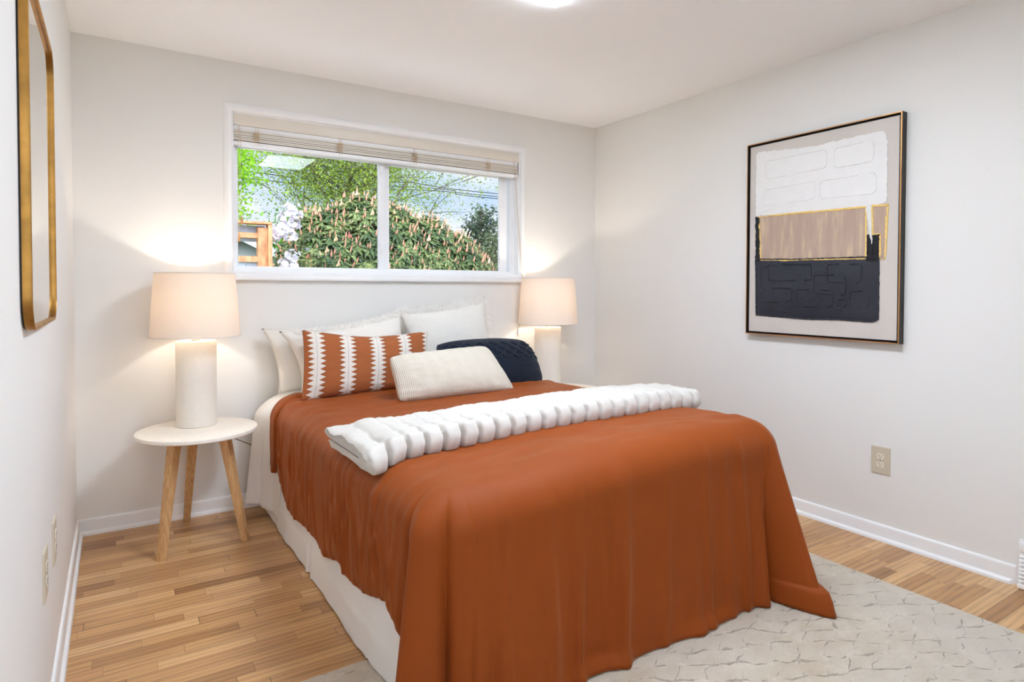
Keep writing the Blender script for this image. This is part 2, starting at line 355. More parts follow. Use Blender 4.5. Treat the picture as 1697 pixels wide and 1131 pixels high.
# ------------------------------------------------------------------ window_1
win = thing('window_1', (WX0, 0, WZ0), None, None, None, 'structure')
def ring(mb, x0, x1, z0, z1, prof):
    """picture-frame moulding: prof = [(outward offset from opening, y)]"""
    k = len(prof); vs = []
    for (cx, cz, sx, sz) in ((x0, z0, -1, -1), (x1, z0, 1, -1), (x1, z1, 1, 1), (x0, z1, -1, 1)):
        for (a, y) in prof: vs.append((cx+sx*a, y, cz+sz*a))
    fs = []
    for c in range(4):
        for i in range(k):
            fs.append((c*k+i, c*k+(i+1) % k, ((c+1) % 4)*k+(i+1) % k, ((c+1) % 4)*k+i))
    mb.add(vs, fs)
mb = MB(); ring(mb, WX0, WX1, WZ0, WZ1, [(0, 0.0), (0, -0.014), (0.008, -0.021), (0.022, -0.022), (0.036, -0.015), (0.046, -0.006), (0.048, 0.0)])
mb.build('casing', M['trim'], win, 35)
mb = MB(); mb.box(WX0-0.05, WX1+0.05, -0.034, 0.0, WZ0-0.045, WZ0-0.0195, 0.006); mb.build('sill', M['trim'], win, 40)
mb = MB(); ring(mb, WX0+0.004, WX1-0.004, WZ0+0.004, WZ1-0.004, [(0.004, 0.0), (0.004, 0.155), (-0.004, 0.155), (-0.004, 0.0)]); mb.build('jamb_liner', M['trim'], win)
# vinyl frame (fixed outer) and the two sliding sashes
mb = MB(); ring(mb, WX0+0.006, WX1-0.006, WZ0+0.006, WZ1-0.006, [(0.0, 0.062), (-0.020, 0.062), (-0.020, 0.075), (-0.026, 0.077), (-0.026, 0.125), (0.0, 0.125)])
mb.build('vinyl_frame', M['vinyl'], win)
def sash(x0, x1, y0, y1, wl_, wr_, wb_, wt_):
    z0, z1 = WZ0+0.022, WZ1-0.022
    mb = MB()
    mb.box(x0, x0+wl_, y0, y1, z0, z1, 0.003); mb.box(x1-wr_, x1, y0, y1, z0, z1, 0.003)
    mb.box(x0+wl_-0.003, x1-wr_+0.003, y0+0.001, y1-0.001, z0, z0+wb_, 0.003); mb.box(x0+wl_-0.003, x1-wr_+0.003, y0+0.001, y1-0.001, z1-wt_, z1, 0.003)
    s = mb.build('sash', M['vinyl'], win, 40)
    g = MB().box(x0+wl_-0.006, x1-wr_+0.006, (y0+y1)/2-0.0015, (y0+y1)/2+0.0015, z0+wb_-0.006, z1-wt_+0.006); g.build('pane', M['glass'], s)
    return s
s1 = sash(0.735, 1.607, 0.078, 0.100, 0.014, 0.040, 0.014, 0.155)
s2 = sash(1.600, 2.535, 0.100, 0.122, 0.048, 0.062, 0.016, 0.155)
mb = MB(); mb.box(1.578, 1.596, 0.066, 0.080, 1.43, 1.50, 0.004); mb.box(1.583, 1.591, 0.056, 0.070, 1.455, 1.492, 0.003); mb.build('sash_latch', M['vinyl'], s1, 40)
mb = MB(); mb.box(1.580, 1.594, 0.068, 0.080, 1.93, 1.985, 0.004); mb.build('sash_latch', M['vinyl'], s1, 40)

# unseen window behind the viewer, added to bring more daylight into the room
fill_win = thing('fill_window', (RWX0, YR, RWZ0), None, None, None, 'structure')
mb = MB()
for (x0, x1, z0, z1) in ((RWX0, RWX0+0.04, RWZ0, RWZ1), (RWX1-0.04, RWX1, RWZ0, RWZ1), (RWX0+0.038, RWX1-0.038, RWZ0, RWZ0+0.04), (RWX0+0.038, RWX1-0.038, RWZ1-0.04, RWZ1), (0.69, 0.73, RWZ0+0.038, RWZ1-0.038)): mb.box(x0, x1, YR-0.11, YR-0.05, z0, z1, 0.003)
mb.build('vinyl_frame', M['vinyl'], fill_win, 40)
MB().box(RWX0+0.03, RWX1-0.03, YR-0.082, YR-0.078, RWZ0+0.03, RWZ1-0.03).build('pane', M['glass'], fill_win)
mb = MB(); mb.box(RWX0-0.05, RWX1+0.05, YR, YR+0.03, RWZ0-0.03, RWZ0, 0.005); mb.build('sill', M['trim'], fill_win, 40)

# ------------------------------------------------------------------ venetian blind, pulled up
bl = thing('venetian_blind', (WX0, 0.03, 2.16), 'ivory wood-slat venetian blind pulled up at the top of the window', 'blind')
BX0, BX1 = WX0+0.004, WX1-0.006
mb = MB(); mb.box(BX0, BX1, 0.000, 0.010, 2.102, 2.168, 0.003); mb.build('valance', M['blind'], bl, 40)
mb = MB(); mb.box(BX0+0.006, BX1-0.006, 0.0115, 0.052, 2.080, 2.160, 0.002); hr = mb.build('headrail', M['vinyl'], bl, 40)
nsl = 6
for i in range(nsl):
    z = 2.0700-i*0.0098
    mb = MB()
    def fn(a, b, z=z, i=i):
        u = a/24; y = 0.004+0.050*b/6+0.002*math.sin(i*2.1); c = 0.0015*math.sin(PI*b/6)
        return (BX0+0.004+(BX1-BX0-0.016)*u, y, z+c+0.0006*nz(u*6, i*3.3))
    def fn2(a, b): p = fn(a, b); return (p[0], p[1], p[2]+0.0072)
    mb.grid(fn, 24, 6); mb.grid(fn2, 24, 6)
    mb.box(BX0+0.004, BX1-0.012, 0.0035+0.002*math.sin(i*2.1), 0.0055+0.002*math.sin(i*2.1), z, z+0.0074)
    mb.build('slat', M['blind'], bl, recalc=False)
mb = MB(); mb.box(BX0+0.003, BX1-0.011, 0.002, 0.056, 1.996, 2.0165, 0.003); mb.build('bottom_rail', M['vinyl'], bl, 40)
for x in (0.835, 1.30, 1.78, 2.32):       # bunched ladder cords
    mb = MB()
    for k in range(9):
        pts = []
        a0 = random.uniform(0, 6.28)
        for q in range(11):
            a = a0+q*0.62
            pts.append((x+0.020*math.sin(a*1.3+k)*random.uniform(0.6, 1), -0.0045-0.003*math.cos(a+k), 2.028+0.0050*k+0.007*math.sin(a*1.7)))
        mb.tube(pts, 0.0011, 5)
    mb.tube([(x-0.004, 0.001, 2.105), (x-0.003, -0.001, 2.02), (x-0.003, 0.001, 2.00)], 0.0010, 5)
    mb.tube([(x+0.010, 0.001, 2.105), (x+0.012, -0.001, 2.02), (x+0.012, 0.001, 2.00)], 0.0010, 5)
    mb.build('ladder_cord', M['blindcord'], bl, True)
def tassel(mb, x, y, z):
    mb.lathe([(0.0005, z+0.040), (0.003, z+0.039), (0.005, z+0.030), (0.0075, z+0.010), (0.0085, z), (0.0005, z-0.001)], (x, y), 14)
for (x, zt, off) in ((0.748, 1.565, 0.006), (0.740, 1.468, 0.0)):
    mb = MB(); mb.tube([(x+off*0.3, 0.012, 2.105), (x+off*0.5, -0.006, 2.04), (x+off, -0.010, 1.9), (x+off, -0.012, zt+0.035)], 0.0011, 6); c = mb.build('tilt_cord', M['blindcord'], bl, True)
    mb = MB(); tassel(mb, x+off, -0.012, zt); mb.build('tassel', M['bead'], c, True)
mb = MB()
mb.tube([(2.535, 0.012, 2.105), (2.537, -0.004, 2.00), (2.550, -0.012, 1.75), (2.572, -0.030, 1.42), (2.580, -0.042, 1.28), (2.575, -0.012, 1.10), (2.568, -0.010, 0.93)], 0.0012, 6)
mb.tube([(2.543, 0.012, 2.105), (2.545, -0.004, 2.00), (2.556, -0.012, 1.75), (2.576, -0.030, 1.42), (2.584, -0.043, 1.28), (2.580, -0.013, 1.10), (2.570, -0.011, 0.93)], 0.0012, 6)
c = mb.build('lift_cord', M['blindcord'], bl, True)
mb = MB(); tassel(mb, 2.569, -0.010, 0.895); mb.build('tassel', M['vinyl'], c, True)
mb = MB(); mb.box(2.552, 2.576, 0.012, 0.040, 2.092, 2.104, 0.003); mb.build('cord_lock', M['metal'], bl)

# ------------------------------------------------------------------ ceiling light
cl = thing('ceiling_light', (1.58, -2.095, H), 'flush white ceiling light panel glowing at the top edge of the photo', 'ceiling light')
mb = MB(); mb.box(1.372, 1.786, -2.706, -1.484, H-0.006, H, 0.002)
mb.build('frame', M['vinyl'], cl, 40)
mb = MB(); mb.box(1.378, 1.780, -2.700, -1.490, H-0.016, H-0.005, 0.003); mb.build('diffuser', M['panel'], cl)

# ------------------------------------------------------------------ rug
RX0, RX1, RY0, RY1, RZ = 0.36, 2.832, -3.62, -1.738, 0.012
rug = MB()
def rug_fn(i, j):
    x = RX0+(RX1-RX0)*i/160; y = RY0+(RY1-RY0)*j/120
    e = min(x-RX0, RX1-x, y-RY0, RY1-y); z = RZ*(0.35+0.65*sm(0, 0.012, e))+0.0018*nz(x*9, y*9)*sm(0, 0.03, e)
    return (x+0.003*nz(y*12, 1.1)*(1 if i in (0, 160) else 0), y+0.003*nz(x*12, 5.1)*(1 if j in (0, 120) else 0), z)
rug.grid(rug_fn, 160, 120)
rug.box(RX0+0.004, RX1-0.004, RY0+0.004, RY1-0.004, 0.0005, 0.004)
tag(rug.build('area_rug', M['rug'], None, True, recalc=False, origin=((RX0+RX1)/2, (RY0+RY1)/2, 0)), 'pale beige carved pile area rug lying under the foot of the bed', 'rug')

# ------------------------------------------------------------------ bed shape functions
XL, XR, YF, YH, RC = 0.862, 2.400, -2.175, -0.085, 0.125
XC = (XL+XR)/2; RE = 0.095
def top_z(x, y):
    u = (x-XC)/((XR-XL)/2)
    xt = sm(XL, XL+1.2, x)
    return 0.626+xt*(0.027+0.022*sm(-1.70, -2.05, y)-0.012*sm(-1.0, -0.5, y))+0.010*(1-min(1, abs(u))**2.5)
def surf_z(x, y, lift=0.0):
    """height of the made bed at (x,y), rounded at its edges"""
    z = top_z(min(max(x, XL), XR), y); d = min(x-XL, XR-x, y-YF)
    if d >= RE: return z+lift
    d = max(d, -0.02); q = RE-max(0, d); return z-RE+math.sqrt(max(0, RE*RE-q*q))+lift-(0.1 if d < 0 else 0)
def outline(y_head, left_step=0.010, front_step=0.011, right_step=0.02, corner=14):
    """points along left side, round the foot, up the right side: (x,y,nx,ny,spine x,spine y,side,run)"""
    out = []; yl = YF+RC
    n = max(2, int((y_head-yl)/left_step))
    ysp = lambda y: min(max(y, YF+0.72), y_head)
    for i in range(n): y = y_head+(yl-y_head)*i/n; out.append((XL, y, -1, 0, XC, ysp(y), 'L', y_head-y))
    for i in range(corner):
        a = PI+(PI/2)*i/corner; x = XL+RC+RC*math.cos(a); y = yl+RC*math.sin(a); out.append((x, y, math.cos(a), math.sin(a), XC, YF+0.72, 'CL', i/corner))
    nf = int((XR-XL-2*RC)/front_step)
    for i in range(nf): x = XL+RC+(XR-XL-2*RC)*i/nf; out.append((x, YF, 0, -1, XC, YF+0.72, 'F', (x-XL-RC)/(XR-XL-2*RC)))
    for i in range(corner):
        a = 1.5*PI+(PI/2)*i/corner; x = XR-RC+RC*math.cos(a); y = yl+RC*math.sin(a); out.append((x, y, math.cos(a), math.sin(a), XC, YF+0.72, 'CR', i/corner))
    n = int((y_head-yl)/right_step)
    for i in range(n+1): y = yl+(y_head-yl)*i/n; out.append((XR, y, 1, 0, XC, ysp(y), 'R', y_head-y))
    return out
def drape(out, hem, fold, top_disp, lift, nt=26, na=7, nd=34, skip_top=False):
    """cloth over the bed; hem(k)->z, fold(k,t,z)->(outward, sideways) offset, t=0 at the edge .. 1 at the hem"""
    mb = MB()
    def fn(k, j):
        x, y, nx, ny, sx, sy, side, run = out[k]
        ex, ey = x-nx*RE, y-ny*RE
        if j <= nt:
            t = j/nt; px = sx+(ex-sx)*t; py = sy+(ey-sy)*t
            return (px, py, top_z(px, py)+lift+top_disp(px, py))
        zt = top_z(ex, ey)+lift
        if j <= nt+na:
            a = (j-nt)/na*PI/2; f = fold(k, 0.0, zt)[0]*(j-nt)/na
            px = ex+nx*(RE+lift+f)*math.sin(a); py = ey+ny*(RE+lift+f)*math.sin(a)
            return (px, py, zt-RE+RE*math.cos(a)+top_disp(px, py)*(1-(j-nt)/na))
        t = (j-nt-na)/nd; h = hem(k); z = zt-RE+(h-(zt-RE))*t
        o, sd, dz = fold(k, t, z)
        return (x+nx*(lift+o)-ny*sd, y+ny*(lift+o)+nx*sd, max(z+dz, 0.0))
    mb.grid(fn, len(out)-1, nt+na+nd)
    return mb
def weld(o, d=0.0006):
    bm = bmesh.new(); bm.from_mesh(o.data); bmesh.ops.remove_doubles(bm, verts=bm.verts, dist=d); bm.to_mesh(o.data); bm.free()
    o.data.polygons.foreach_set('use_smooth', [True]*len(o.data.polygons))

# ------------------------------------------------------------------ bed: mattress, box spring, skirt
bed = thing('bed', (XC, (YF+YH)/2, 0), 'queen bed made up in white and rust bedding under the window', 'bed')
def rounded_block(x0, x1, y0, y1, z0, zt, r, name, m, crown=False):
    mb = MB(); n = 40; k = 30
    def fn(i, j):
        u = i/n; v = j/k; x = x0+(x1-x0)*u; y = y0+(y1-y0)*v
        e = min(x-x0, x1-x, y-y0, y1-y); z = (top_z(x, y)-0.03) if crown else zt
        q = max(0, r-e); z = z-r+math.sqrt(max(0, r*r-q*q)); return (x, y, z)
    mb.grid(fn, n, k)
    per = [(i, 0) for i in range(n+1)]+[(n, j) for j in range(1, k+1)]+[(i, k) for i in range(n-1, -1, -1)]+[(0, j) for j in range(k-1, 0, -1)]
    ring_ = [fn(i, j) for i, j in per]; L = len(ring_)
    mb.add(ring_+[(p[0], p[1], z0) for p in ring_], [(i, (i+1) % L, L+(i+1) % L, L+i) for i in range(L)]+[tuple(range(L, 2*L))])
    return mb.build(name, m, bed, 50)
rounded_block(XL+0.02, XR-0.02, YF+0.02, YH+0.02, 0.34, 0.60, 0.10, 'mattress', M['mattress'], True)
rounded_block(XL+0.025, XR-0.025, YF+0.025, YH+0.02, 0.12, 0.335, 0.02, 'box_spring', M['mattress'])
for (x, y) in ((XL+0.09, YF+0.10), (XR-0.09, YF+0.10), (XL+0.09, YH-0.1), (XR-0.09, YH-0.1)):
    MB().box(x-0.03, x+0.03, y-0.03, y+0.03, 0.013 if y < -1.7 else 0.0, 0.122, 0.004).build('leg', M['frameblack'], bed)
def skirt():
    out = outline(-0.11, 0.012, 0.02, 0.03); mb = MB()
    def fn(k, j):
        x, y, nx, ny, sx, sy, side, run = out[k]; z = 0.36*(1-j/26)+0.006; t = j/26
        o = -0.004+0.020*t+0.010*t*nz(run*3.1, 2.2)+0.006*t*nz(run*11, 4.4)
        if side == 'L':   # inverted box pleat half way down the side
            for c in (0.92,): 
                d = run-c; o -= 0.030*math.exp(-(d/0.016)**2)*t; o += 0.008*math.exp(-((abs(d)-0.035)/0.02)**2)*t
        if side in ('CL', 'CR'): o += -0.030*math.sin(PI*run)*t
        if side in ('F', 'CR', 'R'): o -= 0.060
        if 0.092 < z < 0.104: o += 0.003
        if z <= 0.098: o += 0.0025
        return (x+nx*o, y+ny*o, max(z, 0.003 if y > RY1 else RZ+0.004))
    mb.grid(fn, len(out)-1, 26); return mb
skirt().build('bed_skirt', M['sheet'], bed, 'all')

# white top sheet/quilt hanging at the head end
o_s = outline(-0.10, 0.008, 0.03, 0.02)
i_cut = [k for k, q in enumerate(o_s) if q[6] == 'L' and q[7] > 0.36][0]
r_cut = [k for k, q in enumerate(o_s) if q[6] == 'R' and q[7] < 0.42][0]
def sheet_hem(k):
    q = o_s[k]; return 0.045+0.02*math.sin(q[7]*9+0.6)
def sheet_fold(k, t, z):
    q = o_s[k]; r = q[7]; g = t**0.8
    o = 0.006+0.058*(1-sm(0.04, 0.24, r))+(0.026*(1-sm(0.02, 0.30, r))+0.012)*g
    o += 0.022*math.exp(-((r-0.045)/0.035)**2)*g-0.020*math.exp(-((r-0.115)/0.016)**2)*g+0.010*math.exp(-((r-0.20)/0.05)**2)*g-0.008*math.exp(-((r-0.235)/0.010)**2)*g
    if z < 0.122: o += 0.0016
    return (o, 0.0, 0.0)
def sheet_top(x, y):
    e = 1-sm(0.0, 0.28, x-XL)
    return 0.006+0.004*nz(x*8, y*9)-0.006*e*(math.exp(-((y+0.215)/0.007)**2)+math.exp(-((y+0.335)/0.007)**2))+0.004*e*math.sin(y*26)
def part_drape(idx0, idx1, out, *a, **k): return drape(out[idx0:idx1], *a, **k)
sh = MB()
def off_fn(f, o0): return (lambda k, *a: f(k+o0, *a))
m1 = drape(o_s[:i_cut+1], sheet_hem, sheet_fold, sheet_top, -0.004)
m2 = drape(o_s[r_cut:], off_fn(sheet_hem, r_cut), off_fn(sheet_fold, r_cut), sheet_top, -0.004)
sh.add(m1.v, m1.f); sh.add(m2.v, m2.f)
so = sh.build('bed_sheet', M['sheet'], None, 'all', origin=(XC, -0.3, 0.62))
weld(so); md = so.modifiers.new('thick', 'SOLIDIFY'); md.thickness = 0.003; md.offset = 1
tag(so, 'white cotton bed sheet hanging down the side by the pillows and nightstand', 'bed sheet')

# ------------------------------------------------------------------ rust coverlet
Y_HEAD = -0.30
o_r = outline(Y_HEAD, 0.0075, 0.009, 0.0075, 44)
LL = Y_HEAD-(YF+RC)
rs = random.Random(3)
left_ridges = [(rs.uniform(0.12, LL+0.0), rs.uniform(0.005, 0.013), rs.uniform(0.008, 0.017), rs.uniform(-0.10, 0.16)) for _ in range(46)]
front_ridges = [(rs.uniform(0.03, 0.97), rs.uniform(0.004, 0.009), rs.uniform(0.006, 0.02), rs.uniform(-0.03, 0.03)) for _ in range(16)]
def r_hem(k):
    q = o_r[k]; side, run = q[6], q[7]
    if side == 'L':
        f = run/LL; b = 0.265-0.075*sm(0.0, 0.22, f)+0.012*math.sin(f*21)+0.012*math.sin(f*9+1)
        b += 0.065*sm(0.72, 0.93, f)-0.02*sm(0.93, 1.0, f)
        return b
    if side == 'CL': return 0.225-(0.225-0.016)*sm(0.06, 0.16, run) 
    if side == 'F': return 0.016
    if side == 'CR': return 0.016
    return 0.016+0.2*sm(0.0, 0.3, LL-run) 
def r_fold(k, t, z):
    q = o_r[k]; side, run = q[6], q[7]; g = 0.35+0.65*sm(0.0, 0.6, t); o = 0.010; sd = 0.0; dz = 0.0
    if side == 'L':
        o += 0.004*sm(0, 1, t)-0.012*(1-sm(0.0, 0.25, run))+0.006*nz(run*5, t*2, 7)
        for (c, a, w, sl) in left_ridges:
            d = run-c-sl*(t-0.2)
            if abs(d) < 0.06: o += 1.3*a*g*math.exp(-(d/w)**2)*(1-0.72*t)
        o += 0.016*(1-sm(0.088, 0.098, run))-0.024*math.exp(-((run-0.108)/0.010)**2)       # turned-back band at the head end
        o += 0.020*sm(LL-0.20, LL, run)*t
        e = sm(0.88, 1.0, t); o += e*(-0.006+0.010*math.sin(run*15+1.5*math.sin(run*6)))    # scalloped hem
    else:
        tt = sm(0.05, 1.0, t)
        if side == 'F':
            f = run; 
            o += 0.012*tt+0.008*tt*nz(f*5, 3.3)+0.010*tt*math.sin(f*13.0+0.6)
            for (c, a, w, sl) in front_ridges:
                d = f-c-sl*t; o += 1.6*a*g*math.exp(-(d/w)**2)
            o += -0.026*tt*math.exp(-((f-0.045)/0.022)**2)+0.016*tt*math.exp(-((f-0.15)/0.05)**2)
            o += 0.010*tt*math.exp(-((f-0.012)/0.04)**2)
            o += 0.020*tt*math.exp(-((f-0.68)/0.03)**2)*t+0.034*tt*math.exp(-((f-0.958)/0.022)**2)-0.045*tt*math.exp(-((f-1.0)/0.018)**2)+0.02*tt*math.exp(-((f-0.82)/0.08)**2)
            o += 0.045*sm(0.9, 1.0, t)*(0.5+0.5*math.sin(f*17+2))*0.5                        # spill on the rug
        elif side == 'CL':
            w_ = 0.10 if run < 0.34 else 0.20
            o += 0.006+(0.030+0.072*t)*math.exp(-((run-0.34)/w_)**2)-0.048*(0.35+0.65*tt)*math.exp(-((run-0.64)/0.065)**2)+0.012*tt*math.exp(-((run-0.85)/0.1)**2)
            o += -0.014*math.exp(-((run-0.12)/0.05)**2)
            sd += -0.022*t*math.exp(-((run-0.30)/0.12)**2)
        elif side == 'CR':
            w_ = 0.075 if run < 0.17 else 0.27
            o += 0.004-0.045*tt*math.exp(-(run/0.035)**2)+(0.012+0.195*t)*math.exp(-((run-0.17)/w_)**2)+0.035*sm(0.86, 0.93, t)*math.exp(-((run-0.15)/0.11)**2)
            sd += -0.02*t*math.exp(-((run-0.2)/0.2)**2)
            dz += (0.026*math.exp(-((t-0.90)/0.03)**2))*math.exp(-((run-0.2)/0.2)**2)
        else:
            o += 0.004*tt+0.006*math.sin(run*30)*tt+0.04*tt*t*math.exp(-((LL-run)/0.10)**2)
    return (o, sd, dz)
def r_top(x, y):
    h = 0.004+0.004*nz(x*3.1, y*3.4, 1.2)+0.0022*nz(x*7, y*14, 5.2)
    hd = sm(-1.3, -0.45, y); lf = 1-sm(0.05, 0.5, x-XL)
    # creases running off the head-left corner, and cross ripples by the pillows
    h += 0.0032*hd*lf*math.sin(26*(x-XL)+34*y+4*nz(x*4, y*4))
    h += 0.0055*hd*(1-abs(nz(x*2.4+1, y*11+2*nz(x*3, y), 3.0))*2.0)*0.8
    h += 0.006*sm(-1.95, -1.7, y)*0+0.004*math.sin(y*9+x*2.0+2*nz(x*2, y*2))*sm(-2.15, -1.75, y)*(1-sm(-1.75, -1.4, y))*1.2
    # slack hummocks between the throw and the foot
    fz = sm(-2.17, -2.02, y)*(1-sm(-1.80, -1.66, y))
    h += fz*(0.007*nz(x*3.2+y*2.0, y*6.5-x*1.2, 8.1)+0.0045*(1-abs(nz(x*4.5-y*5, y*7+x*2.5, 2.7))*3.0))
    # ridge of the folded head edge
    h += 0.013*math.exp(-((y+0.80-0.10*(x-1.5)+0.02*nz(x*5, 1))/0.035)**2)*sm(1.0, 1.3, x)*0.6
    if x < XL+0.5: h += 0.008*(1-sm(0.088, 0.1, Y_HEAD-y))
    return h
rb = drape(o_r, r_hem, r_fold, r_top, 0.008, 34, 9, 44)
ro = rb.build('coverlet', M['rust'], None, 'all', origin=(XC, -1.3, 0.63))
weld(ro); md = ro.modifiers.new('thick', 'SOLIDIFY'); md.thickness = 0.004; md.offset = 1
tag(ro, 'rust orange coverlet draped over the bed and down to the rug at its foot', 'coverlet')
# second layer of the doubled cloth showing below the left hem
def under_hem(k): return r_hem(k)-0.010-0.022*max(0, math.sin(o_r[k][7]*11+0.7))*sm(0.1, 0.3, o_r[k][7])
nl = [k for k, q in enumerate(o_r) if q[6] == 'L'][-1]
def u_fold(k, t, z):
    a = r_fold(k, t, z); return (a[0]*0.45-0.006, 0, 0)
ub = drape(o_r[6:nl], off_fn(under_hem, 6), off_fn(u_fold, 6), lambda x, y: -0.012, 0.004, 4, 6, 30)
ub.build('underside_layer', M['rust'], ro, 'all', origin=(0, 0, 0)).location = -ro.location

# ------------------------------------------------------------------ ribbed faux-fur throw
def throw():
    x0, x1 = 0.836, 2.455; ht = 0.080; nseg = 23; nx = 420
    # folded stack: the round fold faces the foot of the bed, the slit between the layers shows at the end
    prof = []
    def arc(cy, cz, ry, rz, a0, a1, n):
        for i in range(n): a = a0+(a1-a0)*i/(n-1); prof.append((cy+ry*math.cos(a), cz+rz*math.sin(a)))
    prof += [(0.80-1.55*i/12, 0.0) for i in range(13)]
    arc(-0.78, ht/2, 0.22, ht/2, -PI/2-0.12, -3*PI/2+0.12, 18)
    prof += [(-0.70+1.50*i/14, ht) for i in range(15)]
    arc(0.82, ht*0.76, 0.18, ht*0.24, PI/2-0.2, -PI/2+0.1, 8)
    prof += [(0.74, ht*0.535), (0.0, ht*0.525), (-0.45, ht*0.51), (-0.55, ht*0.46), (-0.45, ht*0.41), (0.0, ht*0.40), (0.74, ht*0.405)]
    arc(0.84, ht*0.20, 0.18, ht*0.20, PI/2-0.1, -PI/2+0.2, 8)
    npf = len(prof); mb = MB()
    def fn(i, j):
        j = j % npf
        u = i/nx; q, pz = prof[j]
        x = x0+(x1-x0)*u
        front = sm(0.3, -0.95, q); topf = sm(0.75*ht, ht, pz)
        s = u*nseg+0.10*nz(pz*30, 3.1)+0.35*(1-front)*nz(x*3, q*2.0)
        fr = abs(s-round(s)); cr = max(0, 1-fr/0.16)**1.5; bul = math.sqrt(max(0, 1-(2*fr)**2)) if False else 1-(1-2*fr)**4
        yf = -1.742-0.085*math.exp(-(x-x0)/0.13)+0.010*nz(x*2.2, 0.3); yb = -1.455+0.085*math.exp(-(x-x0)/0.20)+0.010*nz(x*2.7, 4.3)+0.01*u
        yc = (yf+yb)/2; hw = (yb-yf)/2
        d0 = (x-x0); d1 = (x1-x); rr_ = 0.045
        e = min(1.0, d1/rr_); ek = math.sqrt(max(0, 1-(1-e)**2)); el = min(1.0, d0/0.02); el = math.sqrt(max(0, 1-(1-el)**2))
        ys = yc+hw*q*(0.80+0.20*ek)
        zz = ht/2+(pz-ht/2)*(0.45+0.55*ek)*(0.80+0.20*el)
        ys -= front*(0.013*bul-0.026*cr)*1.0
        zz += topf*(0.007*bul*(0.35+0.65*front)-0.012*cr*(0.25+0.75*front)*(0.5+abs(nz(x*5, q*3))))
        zz += topf*(0.010*nz(x*7, q*2.2, 2)+0.006*nz(x*17, q*5, 4))
        if pz < 0.3*ht: zz += -0.004*bul*front+0.006*cr*front
        slump = 0.024*math.exp(-d0/0.06)*(0.2+0.8*sm(0.0, ht, pz))*(0.25+0.75*nz(q*1.3+4, 0.7)+0.5)
        X = x-slump+0.006*nz(q*3, pz*40, 5)*math.exp(-d0/0.05)
        bz = surf_z(min(max(x, XL+0.040), XR-0.065), yc)+0.012
        Z = bz+zz
        f = 0.0016*nz(X*80, ys*80, Z*80)
        return (X+f, ys+f, Z+f)
    mb.grid(fn, nx, npf, wrapv=True)
    mb.add([fn(0, j) for j in range(npf)], [tuple(range(npf))]); mb.add([fn(nx, j) for j in range(npf)], [tuple(range(npf))])
    return mb
M['throw'] = simple('ivory_plush', (208, 203, 195), 0.95, sheen=0.2, var=0.03, vscale=40, bump=0.5, bscale=420, bdist=0.004)
tw = throw(); two = tw.build('throw_blanket', M['throw'], None, 'all', origin=(1.64, -1.585, 0.67))
tag(two, 'white ribbed plush throw blanket folded across the rust coverlet', 'throw blanket')

# ------------------------------------------------------------------ pillows
def pillow(bl_, br_, tr_, tl_, thick, nu=48, nv=34, bow=0.03, flat=0.55, lump=0.006, seed=0.0, disp=None, sag=0.0, rc=0.0):
    """four corner points; puffed front and back meeting in a seam"""
    BL, BR, TR, TL = map(Vector, (bl_, br_, tr_, tl_))
    n = ((BR-BL).cross(TL-BL)).normalized()          # faces the viewer side
    ux = ((BR-BL)+(TR-TL)).normalized(); vy = ((TL-BL)+(TR-BR)).normalized()
    mb = MB(); uvs = []
    def P(u, v, side):
        p = (BL*(1-u)+BR*u)*(1-v)+(TL*(1-u)+TR*u)*v
        a, b = 2*u-1, 2*v-1
        p = p-ux*(a*bow*(1-b*b)*abs(a)**2)*1.0-vy*(b*bow*0.8*(1-a*a)*abs(b)**2)
        p = p-vy*sag*(1-a*a)**2*max(0, b)
        c_ = (abs(a)*abs(b))**7; p = p-(ux*math.copysign(1, a)+vy*math.copysign(1, b))*rc*c_
        h = thick*(max(0, 1-abs(a)**2.6)**flat)*(max(0, 1-abs(b)**2.6)**flat)
        w_ = min(1, h/thick*3); h += (lump*nz(u*4+seed, v*4, side*3+seed)+lump*0.9*(1-2*abs(nz(u*5+v*3+seed, v*6-u*2, side+seed)))*(0.4+0.6*max(abs(a), abs(b))**2)+lump*0.3*nz(u*14, v*12, seed))*w_
        if disp: h += disp(u, v, side)*min(1, max(0, h/thick)*4)
        return p+n*(h*0.5*side)
    for side in (1, -1):
        mb.grid(lambda i, j: P(i/nu, j/nv, side), nu, nv)
        uvs += [(i/nu, j/nv) for i in range(nu+1) for j in range(nv+1)]
    return mb, uvs, P, n
def finish(mb, uvs, name, m, label, cat='pillow', origin=None):
    me_o = mb.build(name, m, None, 'all', origin=origin, uvs=uvs, recalc=True)
    bm = bmesh.new(); bm.from_mesh(me_o.data); bmesh.ops.remove_doubles(bm, verts=bm.verts, dist=0.0004); bmesh.ops.recalc_face_normals(bm, faces=bm.faces); bm.to_mesh(me_o.data); bm.free()
    me_o.data.polygons.foreach_set('use_smooth', [True]*len(me_o.data.polygons))
    return tag(me_o, label, cat)
def piping(P, r, m, parent, n=60):
    pts = [P(i/n, 0, 1) for i in range(n)]+[P(1, i/n, 1) for i in range(n)]+[P(1-i/n, 1, 1) for i in range(n)]+[P(0, 1-i/n, 1) for i in range(n+1)]
    mb = MB(); mb.tube(pts, r, 6); o = mb.build('seam_piping', m, parent, True); o.location = -parent.location; return o
